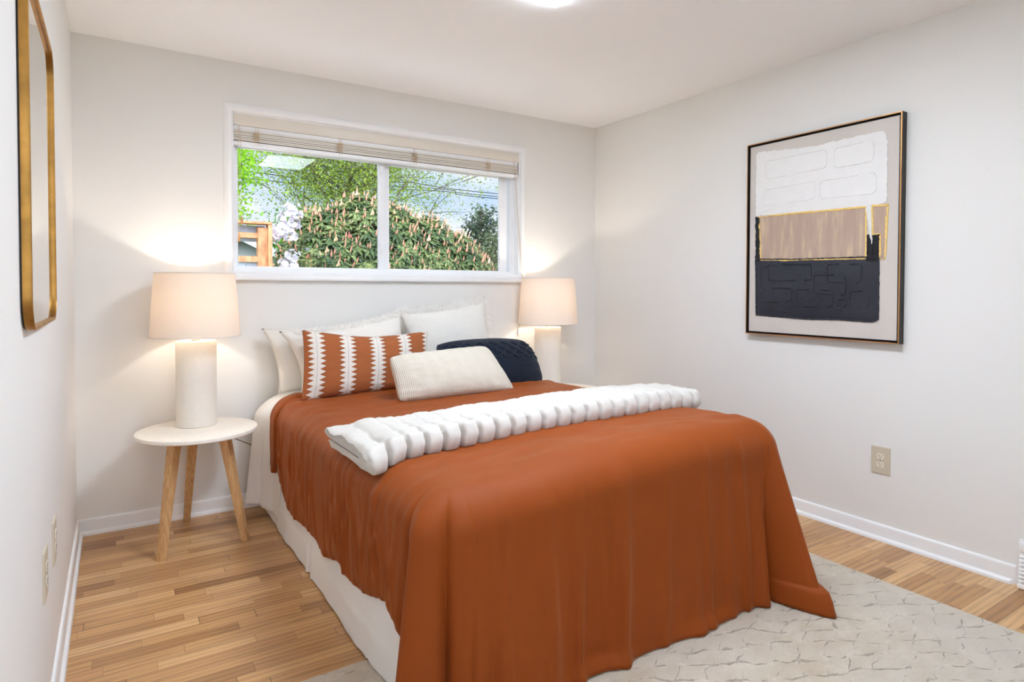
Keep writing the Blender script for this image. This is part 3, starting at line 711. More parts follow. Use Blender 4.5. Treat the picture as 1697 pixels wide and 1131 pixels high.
def fur(P, n, name, parent, gen, seed):
    rr = random.Random(seed); mb = MB()
    for _ in range(n):
        p, d, L, w = gen(rr); p = Vector(p); d = Vector(d); s = d.cross(Vector((rr.uniform(-1, 1), rr.uniform(-1, 1), rr.uniform(-1, 1)))).normalized()*w
        bend = Vector((rr.uniform(-1, 1), rr.uniform(-1, 1), rr.uniform(-1, 0.3)))*L*0.3
        a = p+d*L*0.5+bend*0.3; b = p+d*L+bend
        mb.add([p-s, p+s, a+s*0.7, a-s*0.7, b], [(0, 1, 2, 3), (3, 2, 4)])
    o = mb.build(name, M['fur'], parent, 'all', recalc=False); o.location = -parent.location; o['kind'] = 'stuff'; return o
# A: plain sleeping pillow furthest left, against the wall
mb, uv, P, n = pillow((0.905, -0.185, 0.640), (1.60, -0.185, 0.655), (1.60, -0.090, 1.03), (0.835, -0.095, 0.992), 0.11, bow=0.035, seed=1.3, lump=0.012)
pa = finish(mb, uv, 'pillow', M['pillowwhite'], 'plain white sleeping pillow furthest left, leaning on the wall behind the others', origin=(1.2, -0.14, 0.82))
piping(P, 0.0018, M['pillowwhite'], pa)
# B: white pillow with fluffy top edge
mb, uv, P, n = pillow((0.985, -0.325, 0.644), (1.66, -0.325, 0.66), (1.592, -0.235, 1.082), (0.892, -0.255, 0.984), 0.17, bow=0.045, seed=4.1, lump=0.016)
pb = finish(mb, uv, 'pillow', M['pillowwhite'], 'cream white pillow with fuzzy top edge directly behind the rust patterned cushion', origin=(1.27, -0.28, 0.83))
def gB(rr):
    u = rr.uniform(0.08, 1.0); p = P(u, 1-rr.random()**2*0.10, rr.choice((1, 1, -1))); return p, Vector((rr.uniform(-0.4, 0.4), rr.uniform(-0.5, 0.2), 0.9)).normalized(), rr.uniform(0.010, 0.028), 0.0011
fur(P, 4200, 'fur', pb, gB, 5)
# C: long-haired fur pillow on the right
mb, uv, P, n = pillow((1.615, -0.290, 0.655), (2.255, -0.290, 0.665), (2.195, -0.165, 1.140), (1.600, -0.165, 1.070), 0.18, bow=0.035, seed=7.7, lump=0.014)
pc = finish(mb, uv, 'pillow', M['pillowwhite'], 'white pillow edged with long shaggy fur, behind the navy knit cushion', origin=(1.92, -0.23, 0.88))
tuft = [rs.uniform(0.05, 1) for _ in range(7)]
def gC(rr):
    if rr.random() < 0.62:
        u = rr.uniform(0.0, 1.0); 
        if rr.random() < 0.5: u = min(1, max(0, rr.choice(tuft)+rr.gauss(0, 0.035)))
        p = P(u, 1-rr.random()**2*0.06, rr.choice((1, -1, -1))); L = rr.uniform(0.02, 0.06); L *= 0.7+0.7*max(0, nz(u*17, 2.2))*2
        return p, Vector((rr.uniform(-0.9, 0.15), rr.uniform(-0.2, 0.4), 0.8)).normalized(), L, 0.0013
    v = rr.uniform(0.05, 1.0); p = P(1-rr.random()**2*0.05, v, rr.choice((1, -1, -1)))
    return p, Vector((0.9, rr.uniform(-0.3, 0.4), rr.uniform(-0.3, 0.6))).normalized(), rr.uniform(0.015, 0.05), 0.0011
fur(P, 6500, 'fur', pc, gC, 6)
# E: rust and white patterned lumbar cushion
def pattern_mat():
    t = NT('rust_woven_pattern'); uvn = t.n('ShaderNodeUVMap'); sp = t.n('ShaderNodeSeparateXYZ'); t.l(uvn.outputs['UV'], sp.inputs[0]); u, v = sp.outputs[0], sp.outputs[1]
    s = t.math('DIVIDE', t.math('SUBTRACT', u, -0.029), 0.228)                    # white bands centred at .085 + .228k
    d = t.math('ABSOLUTE', t.math('SUBTRACT', t.math('FRACT', s), 0.5)); d = t.math('MULTIPLY', d, 0.228)
    tv = t.math('FRACT', t.math('MULTIPLY', v, 13.0)); tri = t.math('ABSOLUTE', t.math('MULTIPLY_ADD', tv, 2.0, -1.0))
    tri = t.math('DIVIDE', t.math('FLOOR', t.math('MULTIPLY', tri, 5.0)), 4.0)
    edge = t.math('MULTIPLY_ADD', tri, 0.036, 0.024)
    white = t.math('LESS_THAN', d, edge)
    cl_ = t.math('LESS_THAN', d, 0.0016)
    stripe = t.math('LESS_THAN', t.math('FRACT', t.math('MULTIPLY', u, 88.0)), 0.30)
    hst = t.math('LESS_THAN', t.math('FRACT', t.math('MULTIPLY', v, 78.0)), 0.38)
    core = t.math('GREATER_THAN', d, 0.060)
    dark = t.mix(core, hst, stripe)
    rustc = t.mix(t.math('MULTIPLY', dark, 0.75), rgba((176, 104, 62)), rgba((96, 50, 28)))
    wht = t.mix(t.math('MULTIPLY', cl_, 0.6), rgba((222, 216, 207)), rgba((130, 120, 110)))
    col = t.mix(white, rustc, wht)
    return t.bsdf(col, 0.9, 0, 0.15, 0.1, t.math('MULTIPLY', t.math('ADD', white, t.noise(t.coord('Object'), 500, 2)), 0.5), 0.25, 0.003)
M['pattern'] = pattern_mat()
def pinch(u, v, side): return -0.030*math.exp(-(((u-0.42)/0.03)**2+((v-0.93)/0.10)**2))-0.012*math.exp(-(((u-0.10)/0.05)**2+((v-0.06)/0.08)**2))
mb, uv, P, n = pillow((0.952, -0.470, 0.640), (1.665, -0.470, 0.655), (1.690, -0.385, 0.962), (0.978, -0.395, 0.995), 0.14, 84, 40, bow=0.012, seed=2.2, lump=0.010, disp=pinch, sag=0.022)
pe = finish(mb, uv, 'cushion', M['pattern'], 'rust lumbar cushion with white zigzag-edged stripes', 'cushion', origin=(1.32, -0.43, 0.81))
# G: navy knit cushion with raised diamond lattice
def lattice(u, v, side):
    if side < 0: return 0
    h = 0.0
    if 0.50 < v < 0.90:
        a = (u*8+v*5.0) % 1; b = (u*8-v*5.0) % 1
        h = 0.020*max(math.exp(-((a-0.5)/0.12)**2), math.exp(-((b-0.5)/0.12)**2))*sm(0.50, 0.54, v)*(1-sm(0.86, 0.90, v))
    h += 0.0015*math.sin(u*210)*math.sin(v*130)
    return h
def knit_mat(name, c, c2, sx, sy, bstr):
    t = NT(name); uvn = t.n('ShaderNodeUVMap'); sp = t.n('ShaderNodeSeparateXYZ'); t.l(uvn.outputs['UV'], sp.inputs[0])
    a = t.math('ABSOLUTE', t.math('SINE', t.math('MULTIPLY', sp.outputs[0], sx))); b = t.math('ABSOLUTE', t.math('SINE', t.math('MULTIPLY_ADD', sp.outputs[1], sy, t.math('MULTIPLY', a, 1.2))))
    nzv = t.noise(t.coord('Object'), 170, 4, 0.6)
    h = t.math('ADD', t.math('MULTIPLY', t.math('MULTIPLY', a, b), 0.7), t.math('MULTIPLY', nzv, 0.6))
    return t.bsdf(t.ramp(h, [(0.15, rgba(c)), (0.9, rgba(c2))]), 0.95, 0, 0.1, 0.15, h, bstr, 0.005)
M['navy'] = knit_mat('navy_wool_knit', (15, 17, 23), (42, 50, 64), 150, 100, 0.6)
mb, uv, P, n = pillow((1.700, -0.675, 0.646), (2.305, -0.675, 0.646), (2.245, -0.560, 0.900), (1.668, -0.540, 0.902), 0.18, 150, 80, rc=0.006, bow=-0.024, seed=5.5, lump=0.01, disp=lattice)
pg = finish(mb, uv, 'cushion', M['navy'], 'navy knit cushion with raised diamond lattice, half behind the cream one', 'cushion', origin=(1.98, -0.63, 0.78))
# F: cream chunky knit lumbar
def ribs(u, v, side): return 0.0035*math.cos(u*2*PI*9)*(1-sm(0.9, 1, abs(2*u-1)))+0.002*nz(u*60, v*40, 9)
M['cream'] = knit_mat('cream_boucle_knit', (206, 194, 172), (240, 233, 220), 230, 150, 0.7)
mb, uv, P, n = pillow((1.318, -0.862, 0.655), (1.978, -0.882, 0.660), (1.880, -0.730, 0.902), (1.300, -0.760, 0.878), 0.17, 110, 50, rc=0.012, bow=0.004, seed=9.1, lump=0.008, disp=ribs, flat=0.5)
pf = finish(mb, uv, 'cushion', M['cream'], 'cream chunky knit lumbar cushion at the very front', 'cushion', origin=(1.65, -0.8, 0.77))

# ------------------------------------------------------------------ nightstands and lamps
def nightstand(loc, label):
    t = thing('nightstand', loc, label, 'nightstand', 'matching round nightstands')
    X, Y, _ = loc; R_ = 0.268; zt = 0.532
    mb = MB(); mb.lathe([(0.0005, zt), (R_-0.006, zt), (R_-0.002, zt-0.002), (R_, zt-0.007), (R_-0.001, zt-0.017), (R_-0.006, zt-0.021), (0.0005, zt-0.022)], (X, Y), 96); mb.build('tabletop', M['tabletop'], t, 35)
    feet = ((-0.172, -0.200), (-0.030, 0.268-0.0), (0.184, -0.160)); tops = ((-0.105, -0.085), (-0.010, 0.105), (0.105, -0.075))
    for (fx, fy), (tx, ty) in zip(feet, tops):
        mb = MB(); A = Vector((X+tx, Y+ty, zt-0.022)); B = Vector((X+fx, Y+fy, 0.0)); k = 10; vs = []
        ang = math.atan2(ty, tx)
        for i in range(k+1):
            p = A.lerp(B, i/k); w = 0.0235-0.0085*i/k; 
            for q in range(12):
                a = 2*PI*q/12+0.26; rr = w/max(abs(math.cos(a)), abs(math.sin(a)))**0.75
                vs.append((p.x+rr*math.cos(a+ang), p.y+rr*math.sin(a+ang), p.z))
        fs = [(i*12+q, i*12+(q+1) % 12, (i+1)*12+(q+1) % 12, (i+1)*12+q) for i in range(k) for q in range(12)]+[tuple(range(12)), tuple(k*12+q for q in range(12))]
        mb.add(vs, fs); mb.build('leg', M['oak'], t, 40)
    mb = MB()
    for i in range(3):
        a = Vector((X+tops[i][0], Y+tops[i][1], 0)); b = Vector((X+tops[(i+1) % 3][0], Y+tops[(i+1) % 3][1], 0)); mb.tube([(a.x, a.y, zt-0.031), (b.x, b.y, zt-0.031)], 0.009, 8)
    mb.build('apron_brace', M['oak'], t, True)
    return t
TZ = 0.532
ns1 = nightstand((0.499, -0.330, 0), 'round white-topped three-legged nightstand left of the bed, all legs in view')
ns2 = nightstand((2.722, -0.330, 0), 'round pale nightstand on the far side of the bed, only its rim showing')
def table_lamp(x, y, label, cordpts):
    t = thing('table_lamp', (x, y, TZ), label, 'table lamp', 'matching table lamps')
    zb = 0.952; r = 0.0915
    mb = MB()
    prof = [(0.0005, TZ), (r-0.003, TZ), (r, TZ+0.003)]+[(r, TZ+0.004+(zb-TZ-0.008)*i/20) for i in range(21)]+[(r-0.002, zb-0.001), (r-0.005, zb), (0.0005, zb)]
    mb.lathe(prof, (x, y), 72); mb.build('base', M['ceramic'], t, 50)
    mb = MB(); mb.lathe([(0.0005, zb), (0.021, zb), (0.021, zb+0.004), (0.008, zb+0.007), (0.008, zb+0.035), (0.017, zb+0.038), (0.017, zb+0.085), (0.0005, zb+0.087)], (x, y), 24); mb.build('socket', M['metal'], t, 40)
    mb = MB(); zz = zb+0.087; mb.lathe([(0.0005, zz), (0.013, zz+0.004), (0.014, zz+0.022), (0.029, zz+0.055), (0.030, zz+0.072), (0.022, zz+0.095), (0.0005, zz+0.104)], (x, y), 20); mb.build('bulb', M['bulb'], t, 'all')
    z0, z1, r0, r1 = 0.975, 1.284, 0.2035, 0.180
    mb = MB(); mb.lathe([(r0+(r1-r0)*i/8, z0+(z1-z0)*i/8) for i in range(9)]+[(r1-0.0016, z1)]+[(r0-0.0016+(r1-r0)*i/8, z0+(z1-z0)*i/8) for i in range(8, -1, -1)]+[(r0, z0)], (x, y), 96); sh_ = mb.build('lamp_shade', M['shade'], t, 60, recalc=True)
    for (rr, zz) in ((r0, z0), (r1, z1)):
        mb = MB(); mb.tube([(x+(rr+0.0003)*math.cos(2*PI*i/72), y+(rr+0.0003)*math.sin(2*PI*i/72), zz) for i in range(73)], 0.0022, 6, False); mb.build('shade_trim', M['ceramic'], sh_, True).location = (0, 0, 0)
    mb = MB()
    for k in range(3):
        a = 2*PI*k/3+0.4; mb.tube([(x+0.018*math.cos(a), y+0.018*math.sin(a), zb+0.075), (x+0.1*math.cos(a), y+0.1*math.sin(a), z0+0.03), (x+(r0-0.004)*math.cos(a), y+(r0-0.004)*math.sin(a), z0+0.012)], 0.0016, 6)
    mb.build('shade_spider', M['metal'], t, True)
    if cordpts: mb = MB(); mb.tube(cordpts, 0.0028, 6); mb.build('power_cord', M['cord'], t, True)
    ld = bpy.data.lights.new('bulb_light', 'POINT'); ld.energy = BULB_POWER; ld.color = (1.0, 0.90, 0.78); ld.shadow_soft_size = 0.03
    lo = bpy.data.objects.new('bulb_light', ld); C.objects.link(lo); lo.parent = t; lo.location = (0, 0, 1.135-TZ)
    return t
table_lamp(0.503, -0.238, 'white drum-shade lamp on the nightstand left of the bed', [(0.503, -0.150, TZ+0.004), (0.503, -0.10, TZ+0.003), (0.505, -0.058, TZ+0.004), (0.53, -0.045, TZ-0.02), (0.60, -0.04, 0.47), (0.70, -0.05, 0.40), (0.80, -0.045, 0.345), (0.845, -0.035, 0.32)])
table_lamp(2.655, -0.240, 'white drum-shade lamp right of the bed, its foot hidden by the bed', None)

# ------------------------------------------------------------------ mirror on the left wall
mr = thing('wall_mirror', (0.0, -1.71, 1.12), 'gold-framed mirror with rounded corners hanging on the left wall', 'mirror')
def rrect(y0, y1, z0, z1, r, n=10):
    pts = []
    for (cy, cz, a0) in ((y1-r, z1-r, 0), (y0+r, z1-r, PI/2), (y0+r, z0+r, PI), (y1-r, z0+r, 1.5*PI)):
        for i in range(n+1): a = a0+PI/2*i/n; pts.append((cy+r*math.cos(a), cz+r*math.sin(a)))
    return pts
def loft(mb, loops, closed=True, mi=0):
    n = len(loops[0]); vs = [p for L in loops for p in L]; m_ = len(loops); fs = []
    for k in range(m_ if closed else m_-1):
        for i in range(n): fs.append((k*n+i, k*n+(i+1) % n, ((k+1) % m_)*n+(i+1) % n, ((k+1) % m_)*n+i))
    mb.add(vs, fs, mi)
MY0, MY1, MZ0, MZ1 = -2.035, -1.385, 1.118, 1.895
def mloop(ins, x): return [(x, a, b) for a, b in rrect(MY0+ins, MY1-ins, MZ0+ins, MZ1-ins, max(0.01, 0.075-ins))]
mb = MB(); loft(mb, [mloop(0.0, 0.004), mloop(0.0, 0.0195), mloop(0.001, 0.021), mloop(0.0075, 0.021), mloop(0.0085, 0.0195), mloop(0.0085, 0.010)]); mb.build('mirror_frame', M['gold'], mr, 40)
mb = MB(); loft(mb, [mloop(0.003, 0.0002), mloop(0.003, 0.0042), mloop(0.02, 0.0042), mloop(0.02, 0.0002)]); mb.build('backing', M['darkedge'], mr)
mb = MB(); L = mloop(0.0075, 0.0125); mb.add(L, [tuple(range(len(L)))]); L2 = mloop(0.0075, 0.005); mb.add(L2, [tuple(range(len(L2)))]); loft(mb, [L, L2], False); mb.build('mirror_glass', M['mirror'], mr)

# ------------------------------------------------------------------ outlets
def outlet(loc, nrm, label, cat='outlet', switch=False):
    t = thing('wall_outlet', loc, label, cat)
    n = Vector(nrm); yv = Vector((0, -1, 0)) if n.x < 0 else Vector((0, 1, 0)); o = Vector(loc)
    F = lambda a, b, c: o+yv*a+Vector((0, 0, b))+n*c
    def plate(mb, hw, hh, c0, c1, bev):
        loops = []
        for (ins, c) in ((0, c0), (0, c1-bev), (bev*0.4, c1-bev*0.3), (bev*1.3, c1)):
            loops.append([F(a, b, c) for a, b in ((-hw+ins, -hh+ins), (hw-ins, -hh+ins), (hw-ins, hh-ins), (-hw+ins, hh-ins))])
        loft(mb, loops, False); mb.add(loops[-1], [(0, 1, 2, 3)]); mb.add(loops[0], [(3, 2, 1, 0)])
    mb = MB(); plate(mb, 0.0435, 0.066, 0.0, 0.0062, 0.003); pl = mb.build('cover_plate', M['almond'], t)
    for s in (1, -1):
        pts = []
        for i in range(28):
            a = 2*PI*i/28; pts.append((0.0172*math.cos(a), min(0.0140, max(-0.0140, 0.0172*math.sin(a)))+s*0.0195))
        mb = MB(); mb.prism(pts, 0.005, 0.0078, F); rc = mb.build('receptacle', M['almond2'], t)
        mb = MB()
        for (a, hw, hh, b0) in ((-0.0065, 0.0012, 0.0045, 0.003), (0.0065, 0.0012, 0.0035, 0.003)):
            mb.prism([(a-hw, s*0.0195+b0-hh), (a+hw, s*0.0195+b0-hh), (a+hw, s*0.0195+b0+hh), (a-hw, s*0.0195+b0+hh)], 0.0072, 0.0082, F)
        mb.prism([(0.0026*math.cos(2*PI*i/10), s*0.0195-0.0075+0.0026*math.sin(2*PI*i/10)) for i in range(10)], 0.0072, 0.0082, F)
        mb.build('socket_slots', M['slot'], rc).location = (0, 0, 0)
    mb = MB(); mb.prism([(0.003*math.cos(2*PI*i/12), 0.003*math.sin(2*PI*i/12)) for i in range(12)], 0.005, 0.0074, F); mb.build('screw', M['metal'], t)
    return t
outlet((W, -2.125, 0.386), (-1, 0, 0), 'almond duplex wall outlet on the right wall below the painting')
outlet((0.0, -1.625, 0.452), (1, 0, 0), 'almond outlet plate on the left wall, nearer to the viewer')
outlet((0.0, -1.335, 0.440), (1, 0, 0), 'almond outlet plate on the left wall, nearer to the corner')

# ------------------------------------------------------------------ wall register at the right edge
vt = thing('wall_register', (W, -3.0, 0), 'white metal heat register on the right wall at floor level', 'vent')
mb = MB(); mb.box(W-0.012, W, -3.33, -2.674, 0.0, 0.192, 0.003); mb.box(W-0.030, W-0.011, -3.325, -2.679, 0.150, 0.186, 0.003); mb.box(W-0.042, W-0.011, -3.325, -2.679, 0.002, 0.020, 0.003); mb.build('housing', M['trim'], vt, 40)
mb = MB()
for i in range(7):
    z = 0.032+i*0.016; mb.add([(W-0.040+0.0014*i, -3.322, z), (W-0.040+0.0014*i, -2.682, z), (W-0.014, -2.682, z+0.010), (W-0.014, -3.322, z+0.010)], [(0, 1, 2, 3)])
lv = mb.build('louvers', M['trim'], vt); lm = lv.modifiers.new('t', 'SOLIDIFY'); lm.thickness = 0.0015
mb = MB(); mb.tube([(W-0.034, -2.78, 0.168), (W-0.046, -2.78, 0.172)], 0.003, 8); mb.build('damper_lever', M['metal'], vt)

# ------------------------------------------------------------------ abstract painting on the right wall
art = thing('framed_painting', (W, -1.80, 0.955), 'abstract textured painting in white, tan and navy in a thin gilt frame', 'painting')
AF = lambda a, b, c: (W-c, -a, b)                     # a along the wall, b height, c out from wall
A0, A1, B0, B1 = 1.388, 2.218, 0.957, 2.036
def aloop(ins, c): return [AF(a, b, c) for a, b in ((A0+ins, B0+ins), (A1-ins, B0+ins), (A1-ins, B1-ins), (A0+ins, B1-ins))]
mb = MB(); loft(mb, [aloop(0, 0.001), aloop(0, 0.0445), aloop(0.0005, 0.0450), aloop(0.0062, 0.0450)], False, 0); loft(mb, [aloop(0.0068, 0.0445), aloop(0.0068, 0.012), aloop(0.0165, 0.012), aloop(0.0165, 0.001)], False); fr = mb.build('frame', M['frameblack'], art)
mb = MB(); loft(mb, [aloop(-0.0002, 0.0435), aloop(-0.0002, 0.0456), aloop(0.0048, 0.0456), aloop(0.0048, 0.0435)]); mb.build('gilt_edge', M['copper'], fr).location = (0, 0, 0)
mb = MB(); loft(mb, [aloop(0.0064, 0.0440), aloop(0.0064, 0.0125), aloop(0.0155, 0.0125)], False); mb.build('inner_rebate', M['framegap'], fr).location = (0, 0, 0)
mb = MB(); loft(mb, [aloop(0.0145, 0.0115), aloop(0.0145, 0.0345), aloop(0.0155, 0.0355)], False); L = aloop(0.0155, 0.0355); mb.add(L, [(0, 1, 2, 3)]); cv = mb.build('canvas', M['canvas'], art)
rp = random.Random(11)
def dens(poly, step=0.008, amp=0.0022, closed=True, seed=0.0):
    out = []; n = len(poly)
    for i in range(n if closed else n-1):
        a = Vector((*poly[i], 0)); b = Vector((*poly[(i+1) % n], 0)); m_ = max(1, int((b-a).length/step)); d = (b-a).normalized(); nn = Vector((-d.y, d.x, 0))
        for k in range(m_):
            p = a.lerp(b, k/m_); o = amp*nz(p.x*60+seed, p.y*60, seed)*2; out.append((p.x+nn.x*o, p.y+nn.y*o))
    return out
def smooth_poly(pts, rad=0.022):
    out = []; n = len(pts)
    for i in range(n):
        p0, p1, p2 = Vector(pts[i-1]), Vector(pts[i]), Vector(pts[(i+1) % n]); c = min(rad, (p0-p1).length*0.45, (p2-p1).length*0.45)
        a = p1+(p0-p1).normalized()*c; b = p1+(p2-p1).normalized()*c
        for k in range(6): t = k/5; out.append(tuple(a*(1-t)**2+p1*2*t*(1-t)+b*t*t))
    return out
CB = 0.0356
def patch(mb, poly, h, seed=0.0, amp=0.0022):
    p = dens(poly, 0.008, amp, True, seed); n = len(p)
    cx = sum(a for a, b in p)/n; cy = sum(b for a, b in p)/n
    ins = [(a+(cx-a)*0.012, b+(cy-b)*0.012) for a, b in p]
    vs = [AF(a, b, CB-0.0003) for a, b in p]+[AF(a, b, CB+h*0.8) for a, b in p]+[AF(a, b, CB+h) for a, b in ins]
    fs = [(i, (i+1) % n, n+(i+1) % n, n+i) for i in range(n)]+[(n+i, n+(i+1) % n, 2*n+(i+1) % n, 2*n+i) for i in range(n)]+[tuple(range(2*n, 3*n))]
    mb.add(vs, fs)
def ridge(mb, poly, r, h, seed=0.0, closed=True, gaps=()):
    p = dens(poly, 0.006, 0.0008, closed, seed)
    
    if closed: p.append(p[0])
    n = len(p); run = []
    for i, (a, b) in enumerate(p):
        if any(g0 < i/n < g1 for g0, g1 in gaps):
            if len(run) > 2: mb.tube([AF(x, y, CB+h) for x, y in run], [r*(0.6+0.5*abs(nz(x*40, y*40, seed))) for x, y in run], 6)
            run = []
        else: run.append((a, b))
    if len(run) > 2: mb.tube([AF(x, y, CB+h) for x, y in run], [r*(0.6+0.5*abs(nz(x*40, y*40, seed))) for x, y in run], 6)
ART = {
 'white': [(1.443, 1.978), (1.462, 1.986), (1.648, 1.967), (1.813, 1.955), (1.86, 1.961), (2.128, 1.964), (2.146, 1.942), (2.152, 1.904), (2.152, 1.778), (2.152, 1.63), (2.139, 1.619), (2.056, 1.617), (1.817, 1.621), (1.626, 1.623), (1.442, 1.627)],
 'wb': [[(1.499, 1.926), (1.855, 1.930), (1.856, 1.836), (1.507, 1.827)], [(1.896, 1.926), (2.088, 1.929), (2.089, 1.828), (1.897, 1.826)], [(1.489, 1.768), (1.793, 1.775), (1.792, 1.684), (1.495, 1.682)], [(1.821, 1.771), (2.101, 1.773), (2.102, 1.673), (1.822, 1.680)]],
 'tan': [(1.464, 1.622), (2.056, 1.612), (2.059, 1.362), (1.477, 1.376)],
 'tan2': [(2.084, 1.614), (2.157, 1.610), (2.148, 1.358), (2.124, 1.359), (2.124, 1.476), (2.089, 1.474)],
 'navy': [(1.445, 1.383), (1.695, 1.372), (1.915, 1.370), (2.119, 1.368), (2.121, 1.069), (2.095, 1.056), (1.942, 1.059), (1.751, 1.055), (1.452, 1.066)],
 'stemL': [(1.441, 1.622), (1.467, 1.620), (1.474, 1.366), (1.445, 1.367)], 'stemR': [(2.063, 1.478), (2.122, 1.478), (2.12, 1.343), (2.062, 1.346)],
 'drip': [(2.056, 1.622), (2.081, 1.620), (2.085, 1.509), (2.092, 1.438), (2.086, 1.429), (2.070, 1.532)],
 'nb': [[(1.52, 1.349), (1.778, 1.344), (1.779, 1.262), (1.533, 1.258)], [(1.863, 1.340), (2.038, 1.338), (2.037, 1.245), (1.87, 1.251)], [(1.791, 1.288), (1.958, 1.284), (1.958, 1.183), (1.799, 1.194)], [(1.49, 1.219), (1.671, 1.219), (1.662, 1.144), (1.494, 1.141)], [(1.697, 1.211), (1.896, 1.209), (1.895, 1.124), (1.705, 1.121)], [(1.98, 1.2), (2.074, 1.208), (2.073, 1.125), (1.984, 1.119)], [(1.906, 1.158), (1.964, 1.163), (1.955, 1.11), (1.913, 1.115)]]}
def fix(o): o.location = (0, 0, 0); return o
mb = MB(); patch(mb, ART['tan'], 0.0010, 1); patch(mb, ART['tan2'], 0.0010, 2); fix(mb.build('tan_paint', M['ptan'], cv))
mb = MB(); patch(mb, ART['white'], 0.0030, 3, 0.003)
for i, b in enumerate(ART['wb']): ridge(mb, smooth_poly(b, 0.024), 0.0056, 0.0020, 4+i, True, ((0.30, 0.36),) if i % 2 else ((0.72, 0.78),))
fix(mb.build('white_paint', M['pwhite'], cv, 35))
mb = MB()
for s_ in range(5):
    y0 = 1.100-s_*0.008; ridge(mb, [(1.50+0.09*s_, y0), (1.66+0.08*s_, y0-0.012+0.012*(s_ % 2)), (1.80+0.06*s_, y0-0.004)], 0.0028, 0.0036, 30+s_, False)
ridge(mb, [(1.475, 1.33), (1.483, 1.25), (1.488, 1.20)], 0.003, 0.0034, 41, False); ridge(mb, [(1.488, 1.33), (1.512, 1.335), (1.496, 1.285)], 0.003, 0.0034, 42, False)
patch(mb, ART['navy'], 0.0034, 5, 0.003)
for i, b in enumerate(ART['nb']): ridge(mb, smooth_poly(b, 0.020), 0.0075, 0.0022, 12+i, True, ((0.05+0.1*(i % 3), 0.16+0.1*(i % 3)), (0.58, 0.66)))
ridge(mb, ART['navy'], 0.006, 0.0025, 23)
fix(mb.build('navy_paint', M['pnavy'], cv, 35))
mb = MB(); patch(mb, ART['stemL'], 0.0040, 6, 0.003); fix(mb.build('black_paint', M['pblack'], cv, 35)); mb = MB(); patch(mb, ART['stemR'], 0.0040, 7, 0.003)
for q in range(5): ridge(mb, [(2.068+0.012*q, 1.47), (2.066+0.012*q+0.006*(q % 2), 1.41), (2.068+0.012*q, 1.345)], 0.0035, 0.0042, 50+q, False)
fix(mb.build('black_paint', M['pblack'], cv, 35))
mb = MB()
for poly, gp in ((ART['tan'], ((0.0, 0.03), (0.12, 0.2))), (ART['tan2'], ((0.5, 0.56),))):
    for k in range(3): ridge(mb, [(a+0.002*(k-1), b+0.0025*(k-1)) for a, b in poly], 0.0036, 0.0016, 60+k*3, True, gp if k else ())
ridge(mb, [(1.60, 1.368), (1.80, 1.369), (2.0, 1.364)], 0.0055, 0.002, 71, False); ridge(mb, [(1.64, 1.620), (1.80, 1.619)], 0.006, 0.002, 72, False); ridge(mb, [(2.150, 1.56), (2.149, 1.45)], 0.0055, 0.002, 73, False)
fix(mb.build('gold_leaf', M['pgold'], cv, 35))
mb = MB(); patch(mb, ART['drip'], 0.0060, 8, 0.003)
for q in range(3): ridge(mb, [(2.062+0.006*q, 1.615), (2.068+0.006*q, 1.53), (2.084+0.002*q, 1.45)], 0.003, 0.006, 80+q, False)
fix(mb.build('white_drip', M['pwhite'], cv, 35))

# ------------------------------------------------------------------ outdoors
GZ = -0.45
M['lawn'] = simple('lawn', (96, 120, 58), 0.9, var=0.3, vscale=3)
struct('ground', MB().box(-60, 60, -60, 80, GZ-0.2, GZ), M['lawn'])
M['bounce_slab'] = simple('pale_bounce_slab', (224, 224, 224), 0.85, var=0.05, vscale=4)
struct('ground_bounce_south', MB().box(-3, 6, -12.0, YR-TH-0.02, GZ-0.02, GZ+0.03), M['bounce_slab'])  # unseen pale slab, added to bounce light up through the rear window
struct('ground_bounce_north', MB().box(-3, 6, TH+0.02, 2.6, GZ-0.02, GZ+0.03), M['bounce_slab'])  # second added slab, hidden below the sill, reflects light onto the ceiling
def leaf_mat(name, c, c2, c3, sc=3.0, trans=0.35):
    t = NT(name); v = t.coord('Object'); n = t.noise(v, sc, 3, 0.6); n2 = t.noise(v, sc*9, 2)
    col = t.ramp(t.math('ADD', t.math('MULTIPLY', n, 0.5), t.math('MULTIPLY', n2, 0.5)), [(0.34, rgba(c)), (0.5, rgba(c2)), (0.64, rgba(c3))])
    b = t.n('ShaderNodeBsdfPrincipled'); b.inputs['Roughness'].default_value = 0.45; b.inputs['Specular IOR Level'].default_value = 0.4; t.l(col, b.inputs['Base Color'])
    tr = t.n('ShaderNodeBsdfTranslucent'); t.l(col, tr.inputs['Color']); mx = t.n('ShaderNodeMixShader'); mx.inputs[0].default_value = trans; t.l(b.outputs[0], mx.inputs[1]); t.l(tr.outputs[0], mx.inputs[2]); t.l(mx.outputs[0], t.out.inputs['Surface']); return t.m
M['rhodo'] = leaf_mat('rhododendron_leaf', (36, 54, 30), (76, 98, 50), (158, 164, 98), 3.0, 0.12)
M['birch'] = leaf_mat('spring_leaf', (112, 138, 54), (150, 172, 66), (196, 208, 92), 1.0, 0.45)
M['lime'] = leaf_mat('lime_leaf', (140, 190, 40), (176, 220, 60), (206, 238, 90), 1.0, 0.5)
M['green'] = leaf_mat('hedge_leaf', (70, 120, 36), (104, 158, 48), (150, 196, 70), 1.5, 0.4)
M['olive'] = leaf_mat('olive_leaf', (84, 92, 66), (120, 128, 92), (150, 156, 116), 1.0, 0.3)
M['conifer'] = leaf_mat('conifer_needle', (58, 74, 60), (84, 104, 82), (110, 126, 100), 1.0, 0.2)
M['bark'] = simple('bark', (104, 92, 76), 0.9, var=0.3)
